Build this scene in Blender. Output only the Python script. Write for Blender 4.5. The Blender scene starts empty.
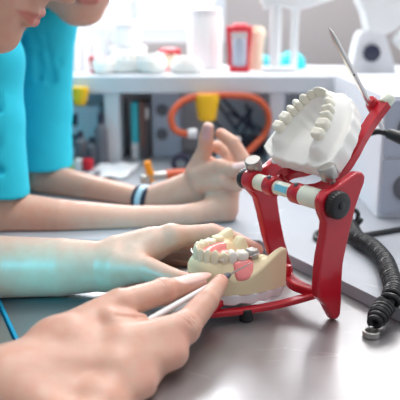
import bpy, bmesh, math, random
import numpy as np
import openvdb
from mathutils import Vector, Matrix
random.seed(7); rng = np.random.default_rng(7)
S = 0.01                      # everything below is laid out in centimetres
PI = math.pi
C = bpy.context.scene.collection
FPX, PITCH, CH = 697.0, math.radians(15), 25.0
CAM = Vector((0, 0, CH))
FW = Vector((0, math.cos(PITCH), -math.sin(PITCH))); UP = Vector((0, math.sin(PITCH), math.cos(PITCH)))
def ray(px, py): return Vector(((px-200)/FPX, 0, 0)) + UP*((200-py)/FPX) + FW
def P(px, py, Y): d = ray(px, py); return CAM + d*(Y/d.y)
def PZ(px, py, z): d = ray(px, py); return CAM + d*((z-CH)/d.z)
def PP(px, py, o, n): d = ray(px, py); return CAM + d*((o-CAM).dot(n)/d.dot(n))
V = Vector

# ------------------------------------------------------------------ materials
def mat(name, col, rough=.5, metal=0, spec=.5, sss=0, trans=0, coat=0, noise=None, bump=None, emit=0, sssr=(1,.35,.2), ior=1.45):
    m = bpy.data.materials.new(name); m.use_nodes = True
    nt = m.node_tree; b = nt.nodes['Principled BSDF']
    b.inputs['Base Color'].default_value = (*col, 1); b.inputs['Roughness'].default_value = rough
    b.inputs['Metallic'].default_value = metal; b.inputs['Specular IOR Level'].default_value = spec
    b.inputs['IOR'].default_value = ior
    if sss:
        b.inputs['Subsurface Weight'].default_value = sss; b.inputs['Subsurface Radius'].default_value = sssr
        b.inputs['Subsurface Scale'].default_value = .004
    if trans: b.inputs['Transmission Weight'].default_value = trans
    if coat: b.inputs['Coat Weight'].default_value = coat; b.inputs['Coat Roughness'].default_value = .08
    if emit: b.inputs['Emission Color'].default_value = (*col, 1); b.inputs['Emission Strength'].default_value = emit
    tc = nt.nodes.new('ShaderNodeTexCoord')
    if noise:                                       # (scale, amount)
        n = nt.nodes.new('ShaderNodeTexNoise'); n.inputs['Scale'].default_value = noise[0]; n.inputs['Detail'].default_value = 4
        nt.links.new(tc.outputs['Object'], n.inputs['Vector'])
        mx = nt.nodes.new('ShaderNodeMix'); mx.data_type = 'RGBA'
        mx.inputs[6].default_value = (*[c*(1-noise[1]) for c in col], 1); mx.inputs[7].default_value = (*[min(1, c*(1+noise[1])) for c in col], 1)
        nt.links.new(n.outputs['Fac'], mx.inputs[0]); nt.links.new(mx.outputs[2], b.inputs['Base Color'])
    if bump:                                        # (scale, strength, distance)
        n = nt.nodes.new('ShaderNodeTexNoise'); n.inputs['Scale'].default_value = bump[0]; n.inputs['Detail'].default_value = 5
        nt.links.new(tc.outputs['Object'], n.inputs['Vector'])
        bp = nt.nodes.new('ShaderNodeBump'); bp.inputs['Strength'].default_value = bump[1]; bp.inputs['Distance'].default_value = bump[2]
        nt.links.new(n.outputs['Fac'], bp.inputs['Height']); nt.links.new(bp.outputs['Normal'], b.inputs['Normal'])
    return m
def attr_mat(name, rough, sss=0, bump=None, coat=0):
    m = mat(name, (1, 1, 1), rough, sss=sss, bump=bump, coat=coat)
    nt = m.node_tree; a = nt.nodes.new('ShaderNodeAttribute'); a.attribute_name = 'tone'
    nt.links.new(a.outputs['Color'], nt.nodes['Principled BSDF'].inputs['Base Color'])
    return m
M = {}
M['skin'] = attr_mat('skin', .42, sss=.25, bump=(900, .25, .0004))
nt = M['skin'].node_tree; b = nt.nodes['Principled BSDF']; at = next(n for n in nt.nodes if n.type == 'ATTRIBUTE')
n1 = nt.nodes.new('ShaderNodeTexNoise'); n1.inputs['Scale'].default_value = 85; n1.inputs['Detail'].default_value = 5
tcn = nt.nodes.new('ShaderNodeTexCoord'); nt.links.new(tcn.outputs['Object'], n1.inputs['Vector'])
rp_ = nt.nodes.new('ShaderNodeMapRange'); rp_.inputs[1].default_value = .35; rp_.inputs[2].default_value = .7; rp_.inputs[3].default_value = 0; rp_.inputs[4].default_value = .55
nt.links.new(n1.outputs['Fac'], rp_.inputs[0]); mm_ = nt.nodes.new('ShaderNodeMix'); mm_.data_type = 'RGBA'; mm_.blend_type = 'MULTIPLY'
nt.links.new(rp_.outputs[0], mm_.inputs[0]); nt.links.new(at.outputs['Color'], mm_.inputs[6]); mm_.inputs[7].default_value = (.98, .74, .68, 1); nt.links.new(mm_.outputs[2], b.inputs['Base Color'])
M['shirt'] = mat('turquoise_cloth', (.02, .60, .80), .85, noise=(40, .08), bump=(60, .3, .002))
M['red'] = mat('red_enamel', (.50, .006, .020), .3, coat=.35, noise=(90, .10), bump=(500, .12, .0003))
M['chrome'] = mat('polished_steel', (.72, .70, .69), .18, 1)
M['alu'] = mat('matt_aluminium', (.46, .45, .43), .42, 1, bump=(700, .1, .0002))
M['black'] = mat('black_plastic', (.012, .012, .014), .35)
M['rubber'] = mat('black_rubber', (.014, .014, .016), .42, bump=(300, .2, .0005))
M['tube'] = mat('milky_plastic_tube', (.78, .84, .72), .35, sss=.1)
M['tubeblue'] = mat('pale_blue_plastic', (.20, .62, .80), .3)
M['plaster'] = mat('white_plaster', (.91, .90, .86), .65, noise=(60, .03), bump=(350, .25, .0005), sss=.06)
M['plaster_u'] = mat('cool_white_plaster', (.84, .83, .84), .7, noise=(60, .04), bump=(250, .3, .0006))
M['plaster_t'] = mat('ivory_plaster', (.86, .83, .72), .5, noise=(120, .04))
M['stone'] = mat('cream_dental_stone', (.83, .70, .46), .6, noise=(60, .05), bump=(300, .25, .0005), sss=.08)
M['stone_t'] = mat('cream_stone_tooth', (.80, .71, .53), .45, noise=(160, .08))
M['porcelain'] = mat('white_acrylic_tooth', (.87, .84, .76), .25, coat=.3)
M['gum'] = mat('pink_acrylic', (.88, .26, .25), .25, coat=.5, noise=(70, .12), sss=.1)
M['steel'] = None
M['white'] = mat('white_plastic', (.86, .87, .88), .4)
M['white2'] = mat('soft_white_plastic', (.80, .81, .84), .55)
M['shelf'] = mat('white_laminate', (.70, .73, .78), .45)
M['panel'] = mat('pale_grey_laminate', (.78, .80, .86), .6)
M['bluegrey'] = mat('blue_grey_laminate', (.46, .50, .60), .5)
M['yellow'] = mat('yellow_plastic', (1.0, .58, .015), .35)
M['orange'] = mat('orange_rubber', (.60, .10, .035), .45)
M['orangek'] = mat('orange_plastic', (.92, .34, .01), .4)
M['teal'] = mat('teal_plastic', (.03, .55, .66), .4)
M['stripe'] = mat('blue_edge_strip', (.01, .30, .48), .4)
M['brown'] = mat('brown_card', (.22, .12, .10), .6)
M['navy'] = mat('dark_navy_plastic', (.03, .035, .07), .4)
M['grey'] = mat('dark_grey_plastic', (.13, .135, .16), .5)
M['beige'] = mat('beige_stone', (.80, .62, .48), .6)
M['wall'] = mat('taupe_wall_paint', (.50, .455, .45), .9, noise=(3, .06))
M['redp'] = mat('red_plastic', (.72, .02, .04), .4)
M['lime'] = mat('lime_plastic', (.62, .70, .10), .5)
M['band'] = mat('dark_navy_band', (.02, .025, .05), .4)
M['lblue'] = mat('light_blue_band', (.45, .68, .80), .4)
M['hair'] = mat('dark_brown_hair', (.06, .03, .018), .5, bump=(200, .8, .003))
M['glass'] = mat('window_glass', (.95, .97, .98), .02, trans=1, ior=1.02)
M['floor'] = mat('grey_vinyl_floor', (.4, .4, .42), .5, noise=(5, .1))
def steel_mat(name, col, rough, metal):
    m = mat(name, col, rough, metal); nt = m.node_tree; b = nt.nodes['Principled BSDF']
    tc = nt.nodes.new('ShaderNodeTexCoord'); mp = nt.nodes.new('ShaderNodeMapping')
    mp.inputs['Rotation'].default_value = (0, 0, math.radians(66)); mp.inputs['Scale'].default_value = (8, 260, 8)
    n = nt.nodes.new('ShaderNodeTexNoise'); n.inputs['Scale'].default_value = 1; n.inputs['Detail'].default_value = 6
    nt.links.new(tc.outputs['Object'], mp.inputs[0]); nt.links.new(mp.outputs[0], n.inputs['Vector'])
    n2 = nt.nodes.new('ShaderNodeTexNoise'); n2.inputs['Scale'].default_value = 14; n2.inputs['Detail'].default_value = 6
    nt.links.new(tc.outputs['Object'], n2.inputs['Vector'])
    mr = nt.nodes.new('ShaderNodeMapRange'); mr.inputs[1].default_value = .3; mr.inputs[2].default_value = .7
    mr.inputs[3].default_value = rough-.07; mr.inputs[4].default_value = rough+.09
    nt.links.new(n2.outputs['Fac'], mr.inputs[0]); nt.links.new(mr.outputs[0], b.inputs['Roughness'])
    # fine wear marks
    vo = nt.nodes.new('ShaderNodeTexVoronoi'); vo.feature = 'DISTANCE_TO_EDGE'; vo.inputs['Scale'].default_value = 9
    mp2 = nt.nodes.new('ShaderNodeMapping'); mp2.inputs['Scale'].default_value = (1, 3.2, 1); mp2.inputs['Rotation'].default_value = (0, 0, .7)
    nt.links.new(tc.outputs['Object'], mp2.inputs[0]); nt.links.new(mp2.outputs[0], vo.inputs['Vector'])
    r2 = nt.nodes.new('ShaderNodeMapRange'); r2.inputs[1].default_value = 0; r2.inputs[2].default_value = .006; r2.inputs[3].default_value = 1; r2.inputs[4].default_value = 0
    nt.links.new(vo.outputs['Distance'], r2.inputs[0])
    n3 = nt.nodes.new('ShaderNodeTexNoise'); n3.inputs['Scale'].default_value = 22
    nt.links.new(tc.outputs['Object'], n3.inputs['Vector'])
    r3 = nt.nodes.new('ShaderNodeMapRange'); r3.inputs[1].default_value = .56; r3.inputs[2].default_value = .66
    nt.links.new(n3.outputs['Fac'], r3.inputs[0])
    mu = nt.nodes.new('ShaderNodeMath'); mu.operation = 'MULTIPLY'; nt.links.new(r2.outputs[0], mu.inputs[0]); nt.links.new(r3.outputs[0], mu.inputs[1])
    mx = nt.nodes.new('ShaderNodeMix'); mx.data_type = 'RGBA'; mx.inputs[6].default_value = (*col, 1); mx.inputs[7].default_value = (.8, .8, .8, 1)
    nt.links.new(mu.outputs[0], mx.inputs[0]); nt.links.new(mx.outputs[2], b.inputs['Base Color'])
    bp = nt.nodes.new('ShaderNodeBump'); bp.inputs['Strength'].default_value = .12; bp.inputs['Distance'].default_value = .0004
    nt.links.new(n.outputs['Fac'], bp.inputs['Height']); nt.links.new(bp.outputs['Normal'], b.inputs['Normal'])
    return m
M['steel'] = steel_mat('brushed_steel', (.36, .35, .36), .33, .8)
M['raised'] = steel_mat('satin_worktop', (.37, .39, .43), .5, .2)

# ------------------------------------------------------------------ object helpers
def link(name, me, m, parent=None, smooth=True):
    o = bpy.data.objects.new(name, me); C.objects.link(o)
    if m: me.materials.append(M[m] if isinstance(m, str) else m)
    if smooth:
        for p in me.polygons: p.use_smooth = True
    if parent is not None: o.parent = parent
    return o
def obj(name, bm, m, parent=None, smooth=False, bevel=0, seg=2):
    """bm is in centimetres, world space"""
    bmesh.ops.recalc_face_normals(bm, faces=bm.faces)
    bmesh.ops.scale(bm, vec=(S, S, S), verts=bm.verts)
    if parent is not None:
        bmesh.ops.translate(bm, vec=-(parent.matrix_world.translation), verts=bm.verts)
    me = bpy.data.meshes.new(name); bm.to_mesh(me); bm.free()
    o = link(name, me, m, parent, smooth)
    if bevel:
        md = o.modifiers.new('bevel', 'BEVEL'); md.width = bevel*S; md.segments = seg; md.limit_method = 'ANGLE'; md.angle_limit = math.radians(40)
    if smooth: 
        try: me.set_sharp_from_angle(angle=math.radians(42))
        except Exception: pass
    return o
def thing(name, label, cat, at=(0, 0, 0), group=None):
    o = bpy.data.objects.new(name, None); C.objects.link(o); o.empty_display_size = .02
    o.location = V(at)*S; o.matrix_world = Matrix.Translation(V(at)*S)
    tag(o, label, cat, group); return o
def tag(o, label, cat, group=None, kind=None):
    if label: o['label'] = label
    if cat: o['category'] = cat
    if group: o['group'] = group
    if kind: o['kind'] = kind
    return o
def struct(name, bm, m, **k): return tag(obj(name, bm, m, **k), None, None, kind='structure')

def basis(ax):
    ax = ax.normalized(); t = V((0, 0, 1)) if abs(ax.z) < .9 else V((1, 0, 0))
    x = t.cross(ax).normalized(); return x, ax.cross(x).normalized(), ax
def ring(bm, c, x, y, r, n, mod=None):
    return [bm.verts.new(c + (x*math.cos(2*PI*i/n) + y*math.sin(2*PI*i/n))*(r*(mod(i) if mod else 1))) for i in range(n)]
def skinrings(bm, rs, cap=True):
    for a, b in zip(rs, rs[1:]):
        n = len(a)
        for i in range(n): bm.faces.new((a[i], a[(i+1) % n], b[(i+1) % n], b[i]))
    if cap: bm.faces.new(rs[0][::-1]); bm.faces.new(rs[-1])
def lathe(bm, o, ax, prof, n=28, mod=None):
    """prof: (distance along axis, radius)"""
    x, y, z = basis(V(ax)); o = V(o)
    skinrings(bm, [ring(bm, o+z*h, x, y, max(r, .001), n, mod) for h, r in prof])
def cyl(bm, a, b, r, n=20, e=.06, r2=None):
    a, b = V(a), V(b); L = (b-a).length; r2 = r if r2 is None else r2; e = min(e, r*.4, L*.3)
    lathe(bm, a, b-a, [(0, r-e), (e*.3, r-e*.3), (e, r), (L-e, r2), (L-e*.3, r2-e*.3), (L, r2-e)], n)
def catmull(pts, n=8):
    pts = [V(p) for p in pts]; q = [pts[0]*2-pts[1]] + pts + [pts[-1]*2-pts[-2]]; out = []
    for i in range(1, len(q)-2):
        a, b, c, d = q[i-1], q[i], q[i+1], q[i+2]
        for k in range(n):
            t = k/n
            out.append(.5*((2*b) + (c-a)*t + (2*a-5*b+4*c-d)*t*t + (3*b-a-3*c+d)*t**3))
    out.append(pts[-1]); return out
def tube(bm, pts, r, n=10, sm=8, closed=False, sy=1, upv=None):
    p = catmull(pts, sm) if sm else [V(a) for a in pts]
    rs = []; x = None
    for i, c in enumerate(p):
        t = (p[min(i+1, len(p)-1)] - p[max(i-1, 0)]).normalized()
        if upv is not None: x = upv.cross(t).normalized()
        elif x is None: x = basis(t)[0]
        else: x = (x - t*x.dot(t)).normalized()
        y = t.cross(x); f = i/(len(p)-1)
        rr = r(f) if callable(r) else r
        rs.append([bm.verts.new(c + x*math.cos(2*PI*k/n)*rr + y*math.sin(2*PI*k/n)*rr*sy) for k in range(n)])
    skinrings(bm, rs)
def barpath(bm, pts, w, h, upv=V((0, 0, 1)), sm=6):
    """rectangular bar along a path"""
    p = catmull(pts, sm) if sm else [V(a) for a in pts]; rs = []
    for i, c in enumerate(p):
        t = (p[min(i+1, len(p)-1)] - p[max(i-1, 0)]).normalized(); x = upv.cross(t).normalized(); y = t.cross(x)
        f = i/(len(p)-1); ww = w(f) if callable(w) else w; hh = h(f) if callable(h) else h
        rs.append([bm.verts.new(c + x*a*ww/2 + y*b*hh/2) for a, b in ((-1, -1), (1, -1), (1, 1), (-1, 1))])
    skinrings(bm, rs)
def box(bm, lo, hi, R=None, o=None):
    vs = [V((x, y, z)) for z in (lo[2], hi[2]) for y in (lo[1], hi[1]) for x in (lo[0], hi[0])]
    if R is not None: vs = [R @ v + V(o) for v in vs]
    v = [bm.verts.new(a) for a in vs]
    for f in ((0, 2, 3, 1), (4, 5, 7, 6), (0, 1, 5, 4), (2, 6, 7, 3), (0, 4, 6, 2), (1, 3, 7, 5)): bm.faces.new([v[i] for i in f])
def prism(bm, poly, n, th, n2=None):
    """poly: list of world points in a plane; extruded +-th/2 along n"""
    n = V(n).normalized()
    a = [bm.verts.new(p - n*th/2) for p in poly]; b = [bm.verts.new(p + n*th/2) for p in poly]
    bm.faces.new(a[::-1]); bm.faces.new(b); k = len(a)
    for i in range(k): bm.faces.new((a[i], a[(i+1) % k], b[(i+1) % k], b[i]))
def zprism(bm, poly, z0, z1): prism(bm, [V((p[0], p[1], (z0+z1)/2)) for p in poly], (0, 0, 1), z1-z0)
B = bmesh.new

# ------------------------------------------------------------------ implicit modelling
class Field:
    def __init__(s, lo, hi, vox):
        s.lo = np.array(lo, float); s.v = vox; s.n = np.ceil((np.array(hi)-s.lo)/vox).astype(int)+1
        s.a = np.full(s.n, 5., np.float32)
    def sl(s, lo, hi, m):
        i0 = np.clip(np.floor((np.array(lo)-m-s.lo)/s.v).astype(int), 0, s.n); i1 = np.clip(np.ceil((np.array(hi)+m-s.lo)/s.v).astype(int)+1, 0, s.n)
        if np.any(i1 <= i0): return None, None
        g = [(s.lo[k] + s.v*np.arange(i0[k], i1[k])).astype(np.float32) for k in range(3)]
        return (slice(i0[0], i1[0]), slice(i0[1], i1[1]), slice(i0[2], i1[2])), np.meshgrid(*g, indexing='ij', sparse=True)
    def put(s, sl, d, k, op):
        a = s.a[sl]
        if op == 'sub':
            d = -d
            if k > 0: h = np.clip(k-np.abs(a-d), 0, None)/k; r = np.maximum(a, d)+h*h*k*.25
            else: r = np.maximum(a, d)
        else:
            if k > 0: h = np.clip(k-np.abs(a-d), 0, None)/k; r = np.minimum(a, d)-h*h*k*.25
            else: r = np.minimum(a, d)
        s.a[sl] = r
    def cap(s, a, b, r1, r2=None, k=.5, flat=None, fs=1., op='add'):
        r2 = r1 if r2 is None else r2; a, b = np.array(a, float), np.array(b, float); m = max(r1, r2)*max(1, fs)
        sl, g = s.sl(np.minimum(a, b)-m, np.maximum(a, b)+m, k+.3)
        if sl is None: return
        ab = b-a; L2 = max(ab@ab, 1e-9)
        x, y, z = g[0]-a[0], g[1]-a[1], g[2]-a[2]
        t = np.clip((x*ab[0]+y*ab[1]+z*ab[2])/L2, 0, 1)
        x, y, z = x-t*ab[0], y-t*ab[1], z-t*ab[2]
        if flat is not None:
            f = np.array(V(flat).normalized()); c = (x*f[0]+y*f[1]+z*f[2])
            l2 = x*x+y*y+z*z - c*c + (c/fs)**2; d = np.sqrt(np.maximum(l2, 0)) - (r1+(r2-r1)*t); d = d*min(1, fs)
        else: d = np.sqrt(x*x+y*y+z*z) - (r1+(r2-r1)*t)
        s.put(sl, d, k, op)
    def ell(s, c, r, k=.5, R=None, op='add'):
        """R columns = local axes"""
        c = np.array(c, float); m = max(r); sl, g = s.sl(c-m, c+m, k+.3)
        if sl is None: return
        x, y, z = g[0]-c[0], g[1]-c[1], g[2]-c[2]
        if R is not None:
            R = np.array([list(v) for v in R], float)
            x, y, z = (x*R[0][0]+y*R[0][1]+z*R[0][2], x*R[1][0]+y*R[1][1]+z*R[1][2], x*R[2][0]+y*R[2][1]+z*R[2][2])
        k0 = np.sqrt((x/r[0])**2+(y/r[1])**2+(z/r[2])**2); k1 = np.sqrt((x/r[0]**2)**2+(y/r[1]**2)**2+(z/r[2]**2)**2)+1e-6
        s.put(sl, k0*(k0-1)/k1, k, op)
    def chain(s, pts, rs, k=.35, **kw):
        for i in range(len(pts)-1): s.cap(pts[i], pts[i+1], rs[i], rs[i+1], k if i == 0 else .12, **kw)
    def plane(s, o, n, k=0):
        """cut away everything on the n side of the plane"""
        n = np.array(V(n).normalized()); o = np.array(o, float)
        sl, g = s.sl(s.lo, s.lo+s.n*s.v, 0)
        d = (g[0]-o[0])*n[0]+(g[1]-o[1])*n[1]+(g[2]-o[2])*n[2]
        s.put(sl, -d.astype(np.float32), k, 'sub')
    def wrap(s):
        a = s.a
        for i in range(3):
            ix = [slice(None)]*3
            for e in (0, -1): ix[i] = e; a[tuple(ix)] = np.maximum(a[tuple(ix)], .5*s.v)
    def mesh(s):
        s.wrap(); gr = openvdb.FloatGrid(5.0); gr.copyFromArray(s.a)
        p, q = gr.convertToQuads(isovalue=0.0)
        return np.asarray(p, float)*s.v + s.lo, np.asarray(q, int)[:, ::-1]
def mesh_of(name, fields, m, parent=None, spots=None, base=None):
    ps, qs, off = [], [], 0
    for f in fields:
        p, q = f.mesh(); ps.append(p); qs.append(q+off); off += len(p)
    p = np.vstack(ps); q = np.vstack(qs)
    o0 = np.array(parent.matrix_world.translation) if parent is not None else np.zeros(3)
    me = bpy.data.meshes.new(name); me.vertices.add(len(p)); me.vertices.foreach_set('co', (p*S-o0).astype(np.float32).ravel())
    me.loops.add(q.size); me.loops.foreach_set('vertex_index', q.ravel().astype(np.int32))
    me.polygons.add(len(q)); me.polygons.foreach_set('loop_start', np.arange(0, q.size, 4, dtype=np.int32))
    me.update(calc_edges=True); me.validate()
    bm = B(); bm.from_mesh(me); bmesh.ops.recalc_face_normals(bm, faces=bm.faces)
    v = bm.calc_volume(signed=True)
    if v < 0: bmesh.ops.reverse_faces(bm, faces=bm.faces)
    bm.to_mesh(me); bm.free()
    if base is not None:
        col = np.tile(np.array([*base, 1.]), (len(p), 1))
        for c, r, cc, st in (spots or []):
            if callable(c): w = c(p)*st
            else:
                d = np.linalg.norm((p-np.array(c))/np.array(r), axis=1); w = np.clip(1.5-d*1.0, 0, 1)*st if st < 1 else np.clip((1.08-d)/.16, 0, 1)
            w = w[:, None]; col[:, :3] = col[:, :3]*(1-w) + np.array(cc)*w
        at = me.color_attributes.new('tone', 'FLOAT_COLOR', 'POINT'); at.data.foreach_set('color', col.astype(np.float32).ravel())
    return link(name, me, m, parent)
SKIN = (.62, .375, .285); SKIN2 = (.66, .41, .315)
RED = (.74, .34, .27); NAIL = (.88, .68, .63)

# ================================================================== THE BENCH AND ROOM
LD = V((-.42, .908, 0)).normalized()         # direction of the plate's long edges, away from the camera
LN = V((LD.y, -LD.x, 0))                    # to the right of it
L0 = PZ(18, 342, 0); Rr = PZ(282, 251, 1.2); Rq = PZ(388, 303, 1.2); RD = (Rr-Rq).normalized(); RD.z = 0
plate = thing('workbench', 'brushed steel workbench plate with a raised pale worktop behind it', 'workbench', (0, 60, 0))
bm = B(); a = L0 - LD*45; b_ = L0 + LD*27
zprism(bm, [a, (60, 6), (60, 76), (b_.x+.5, 76), b_], -3, 0)
obj('steel_plate', bm, 'steel', plate, bevel=.1)
bm = B(); cor = Rr + RD*4.2; near = Rq - RD*60
zprism(bm, [(near.x, near.y), (cor.x, cor.y), (-28.5, cor.y), (-24.5, 81), (-24.5, 100), (-36, 112), (-36, 140), (90, 140), (90, near.y)], .0, 1.2)
obj('raised_worktop', bm, 'raised', plate, bevel=.06)
bm = B(); zprism(bm, [L0-LD*45-LN*.1, L0+LD*27-LN*.1, L0+LD*27+LN*.14, L0-LD*45+LN*.14], -.6, .12); tag(obj('edge_stripe', bm, 'stripe', plate), 'turquoise edge stripe', None)
bm = B(); zprism(bm, [L0-LD*45-LN*1.9, L0+LD*27-LN*1.9, L0+LD*27-LN*.2, L0-LD*45-LN*.2], -2.5, -.15); obj('edge_rail', bm, 'alu', plate, bevel=.1)

shelf = thing('bench_shelf', 'long white shelf running across the back above the worktop', 'shelf', (0, 123, 1.2))
SY0, SY1, SZ0, SZ1 = 112, 134, 12.6, 15.4
bm = B(); box(bm, (-70, SY0, SZ0), (70, SY1, SZ1)); obj('shelf_board', bm, 'shelf', shelf, bevel=.25)
bm = B(); box(bm, (-70, 124, 1.2), (70, 125.2, SZ0)); obj('back_panel', bm, 'panel', shelf)
for px0, px1 in ((104, 119), (270, 285)):
    x0 = P(px0, 110, SY0).x; x1 = P(px1, 110, SY0).x
    bm = B(); box(bm, (x0, SY0+.5, 1.2), (x1, 124, SZ0)); obj('divider', bm, 'shelf', shelf, bevel=.1)

WY = 152
bm = B(); wx0, wx1, wz0, wz1 = P(40, 30, WY).x, P(225, 30, WY).x, 19, 75
for lo, hi in (((-160, WY, -75), (wx0, WY+8, 170)), ((wx1, WY, -75), (190, WY+8, 44)), ((wx1, WY, 96), (190, WY+8, 170)), ((wx1, WY, 44), (26, WY+8, 96)), ((84, WY, 44), (190, WY+8, 96)), ((wx0, WY, -75), (wx1, WY+8, wz0)), ((wx0, WY, wz1), (wx1, WY+8, 170))): box(bm, lo, hi)
struct('wall_back', bm, 'wall')
bm = B()
for lo, hi in (((wx0, WY+2, wz0), (wx0+3, WY+5, wz1)), ((wx1-2.6, WY-1, wz0), (wx1, WY+5, wz1)), ((wx0, WY+2, wz0), (wx1, WY+5, wz0+3)), ((wx0, WY+2, wz1-3), (wx1, WY+5, wz1)), ((-15, WY+2, wz0), (-13, WY+5, wz1))): box(bm, lo, hi)
win = struct('window_1', bm, 'shelf')
bm = B(); box(bm, (wx0+1, WY+3.2, wz0+1), (wx1-1, WY+3.6, wz1-1)); obj('pane', bm, 'glass', win)
bm = B()
for lo, hi in (((26, WY+2, 44), (29, WY+5, 96)), ((81, WY+2, 44), (84, WY+5, 96)), ((26, WY+2, 44), (84, WY+5, 47)), ((26, WY+2, 93), (84, WY+5, 96)), ((54, WY+2, 44), (56, WY+5, 96))): box(bm, lo, hi)
win2 = struct('added_window', bm, 'shelf')  # window added out of view, for the bright reflection in the steel plate
bm = B(); box(bm, (27, WY+3.2, 45), (83, WY+3.6, 95)); obj('pane', bm, 'glass', win2)
bm = B(); box(bm, (-160, -90, -76), (190, WY+8, -75)); struct('floor', bm, 'floor')

# ================================================================== ARTICULATOR
H0 = P(250, 180, 61.9); H1 = P(337, 205, 53.2)
H0.z = H1.z = 10.35
HA = (H1-H0).normalized(); H1 = H1-HA*.75; H0 = H0+HA*.3; HL = (H1-H0).length; HB = V((-HA.y, HA.x, 0)).normalized(); HC = (H0+H1)/2
if HB.y < 0: HB = -HB
ZU = V((0, 0, 1)); PHI = math.radians(47)
FU = HB*math.cos(PHI) + ZU*math.sin(PHI); NU = -HB*math.sin(PHI) + ZU*math.cos(PHI)
art = thing('dental_articulator', 'red metal dental articulator, opened, standing on the steel plate', 'articulator', (HC.x, HC.y, 0))
def post(o, pts, th):
    q = [PP(x, y, o, HA) for x, y in pts]; zmin = min(p.z for p in q)
    for p in q:
        if p.z < 4: p.z = p.z + (0-zmin)*(4-p.z)/(4-zmin)
    bm = B(); prism(bm, q, HA, th); return bm, q
nearpts = [(317, 200), (323, 192), (333, 186), (345, 178), (354, 171.5), (359, 171.5), (362, 175), (361, 182), (357, 193), (352, 208), (348, 225), (343.5, 245), (340, 262), (338.5, 285), (338, 305), (337, 321), (333, 327), (329, 326), (325.5, 318), (322, 309), (315, 300), (314, 290), (315, 272), (317, 255), (320.5, 237), (322, 222), (318, 212)]
farpts = [(245, 181), (249, 174), (256, 170), (266, 164.5), (275, 157), (279, 156), (281, 159), (279.5, 170), (275, 184), (275.5, 200), (278.5, 220), (282.5, 240), (287, 262), (291, 283), (289, 290), (283, 290), (276, 284), (268, 258), (263, 236), (258, 213), (254, 198), (247, 190)]
bm, q = post(H1, nearpts, .85); print('near foot', min(p.z for p in q)); n0 = q
p1 = obj('side_post', bm, 'red', art, bevel=.22, seg=3)
bm, q = post(H0, farpts, .8); print('far foot', min(p.z for p in q), [tuple(round(c, 1) for c in p) for p in q[13:15]])
obj('side_post', bm, 'red', art, bevel=.22, seg=3)
# hinge bosses and the bar with its sleeves
def on(t): return H0 + HA*t
bm = B(); cyl(bm, on(-.5), on(.75), .98, 28, .15); obj('hinge_boss', bm, 'red', art, smooth=True)
bm = B(); cyl(bm, on(HL-.8), on(HL+.45), 1.04, 28, .15); obj('hinge_boss', bm, 'red', art, smooth=True)
bm = B(); cyl(bm, on(-.8), on(HL+.9), .33, 16); obj('hinge_shaft', bm, 'alu', art, smooth=True)
bm = B(); cyl(bm, on(.8), on(2.2), .74, 24); obj('sleeve', bm, 'tube', art, smooth=True)
bm = B(); cyl(bm, on(HL-3.0), on(HL-.9), .86, 24); obj('sleeve', bm, 'tube', art, smooth=True)
bm = B(); cyl(bm, on(3.3), on(HL-4.2), .62, 24); tag(obj('sleeve', bm, 'tube', art, smooth=True), 'pale sleeve with a light blue strip', None)
bm = B(); prism(bm, [on(3.7)+ZU*.45-HB*.48, on(HL-4.5)+ZU*.45-HB*.48, on(HL-4.5)-ZU*.05-HB*.66, on(3.7)-ZU*.05-HB*.66], HB, .12); obj('blue_strip', bm, 'tubeblue', art)
def knurl(n, d=.045): return lambda i: 1 + (d if i % 2 else -d)
def knob(c, ax, r, h, name='knob', m='black', n=56):
    bm = B(); lathe(bm, c, ax, [(0, r*.86), (.05, r*.97), (.12, r), (h-.16, r), (h-.05, r*.95), (h, r*.86)], n, knurl(n, .022))
    lathe(bm, V(c)+V(ax)*(h-.02), ax, [(0, r*.84), (.02, r*.8), (-.05, r*.62), (-.05, r*.3), (.1, r*.27), (.14, r*.2)], 28)
    return obj(name, bm, m, art, smooth=True)
knob(on(HL+.4), HA, 1.12, .85); knob(on(-.45), -HA, .95, .75)
# upper frame, swung open: two hinge collars, two arms that meet, a spine and the clamp
def U(f, n=0, a=0): return HC + FU*f + NU*n + HA*a
ca, cb = 2.75-HL/2, HL-3.6-HL/2
bm = B()
for c, w in ((ca, 1.15), (cb, 1.25)): cyl(bm, HC+HA*(c-w/2), HC+HA*(c+w/2), .88, 26, .12)
obj('hinge_collar', bm, 'red', art, smooth=True)
for c in (ca, cb):
    bm = B(); cyl(bm, HC+HA*c-HB*.3+ZU*.55, HC+HA*c-HB*.42+ZU*.98, .2, 12); obj('grub_screw', bm, 'grey', art, smooth=True)
UPo = U(0, -1.1)
def up(px, py, n=0): return PP(px, py, UPo+NU*n, NU)
bm = B()
barpath(bm, [U(.5, -.2, ca), up(279, 179), up(292, 171.5), up(308, 168), up(326, 160)], 1.15, .75, NU)
barpath(bm, [U(.5, -.2, cb), up(315, 189), up(331, 181), up(344, 171), up(354.5, 154), up(361, 139), up(372, 121, -.2), up(385, 103.5, -.2)], lambda f: .95-.5*math.sin(min(1, f/.72)*PI)+.10*max(0, f-.7)*3.3, .7, NU)
barpath(bm, [up(281, 180), up(289, 187), up(300, 190.5), up(316, 189)], .8, .6, NU)
obj('upper_frame', bm, 'red', art, bevel=.16, seg=2)
bm = B(); cyl(bm, U(4.5, -.55), U(4.5, .15), 1.7, 32); obj('mounting_disc', bm, 'red', art, smooth=True)
PA, PB = P(328.5, 27, 0.1+U(10.6, 8).y), PP(383, 129, U(10.6, -4.4), HB)
PT = U(10.5, -2.3)+HA*1.8; PB = PT - (NU*.93+FU*.20).normalized()*2.45
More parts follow.
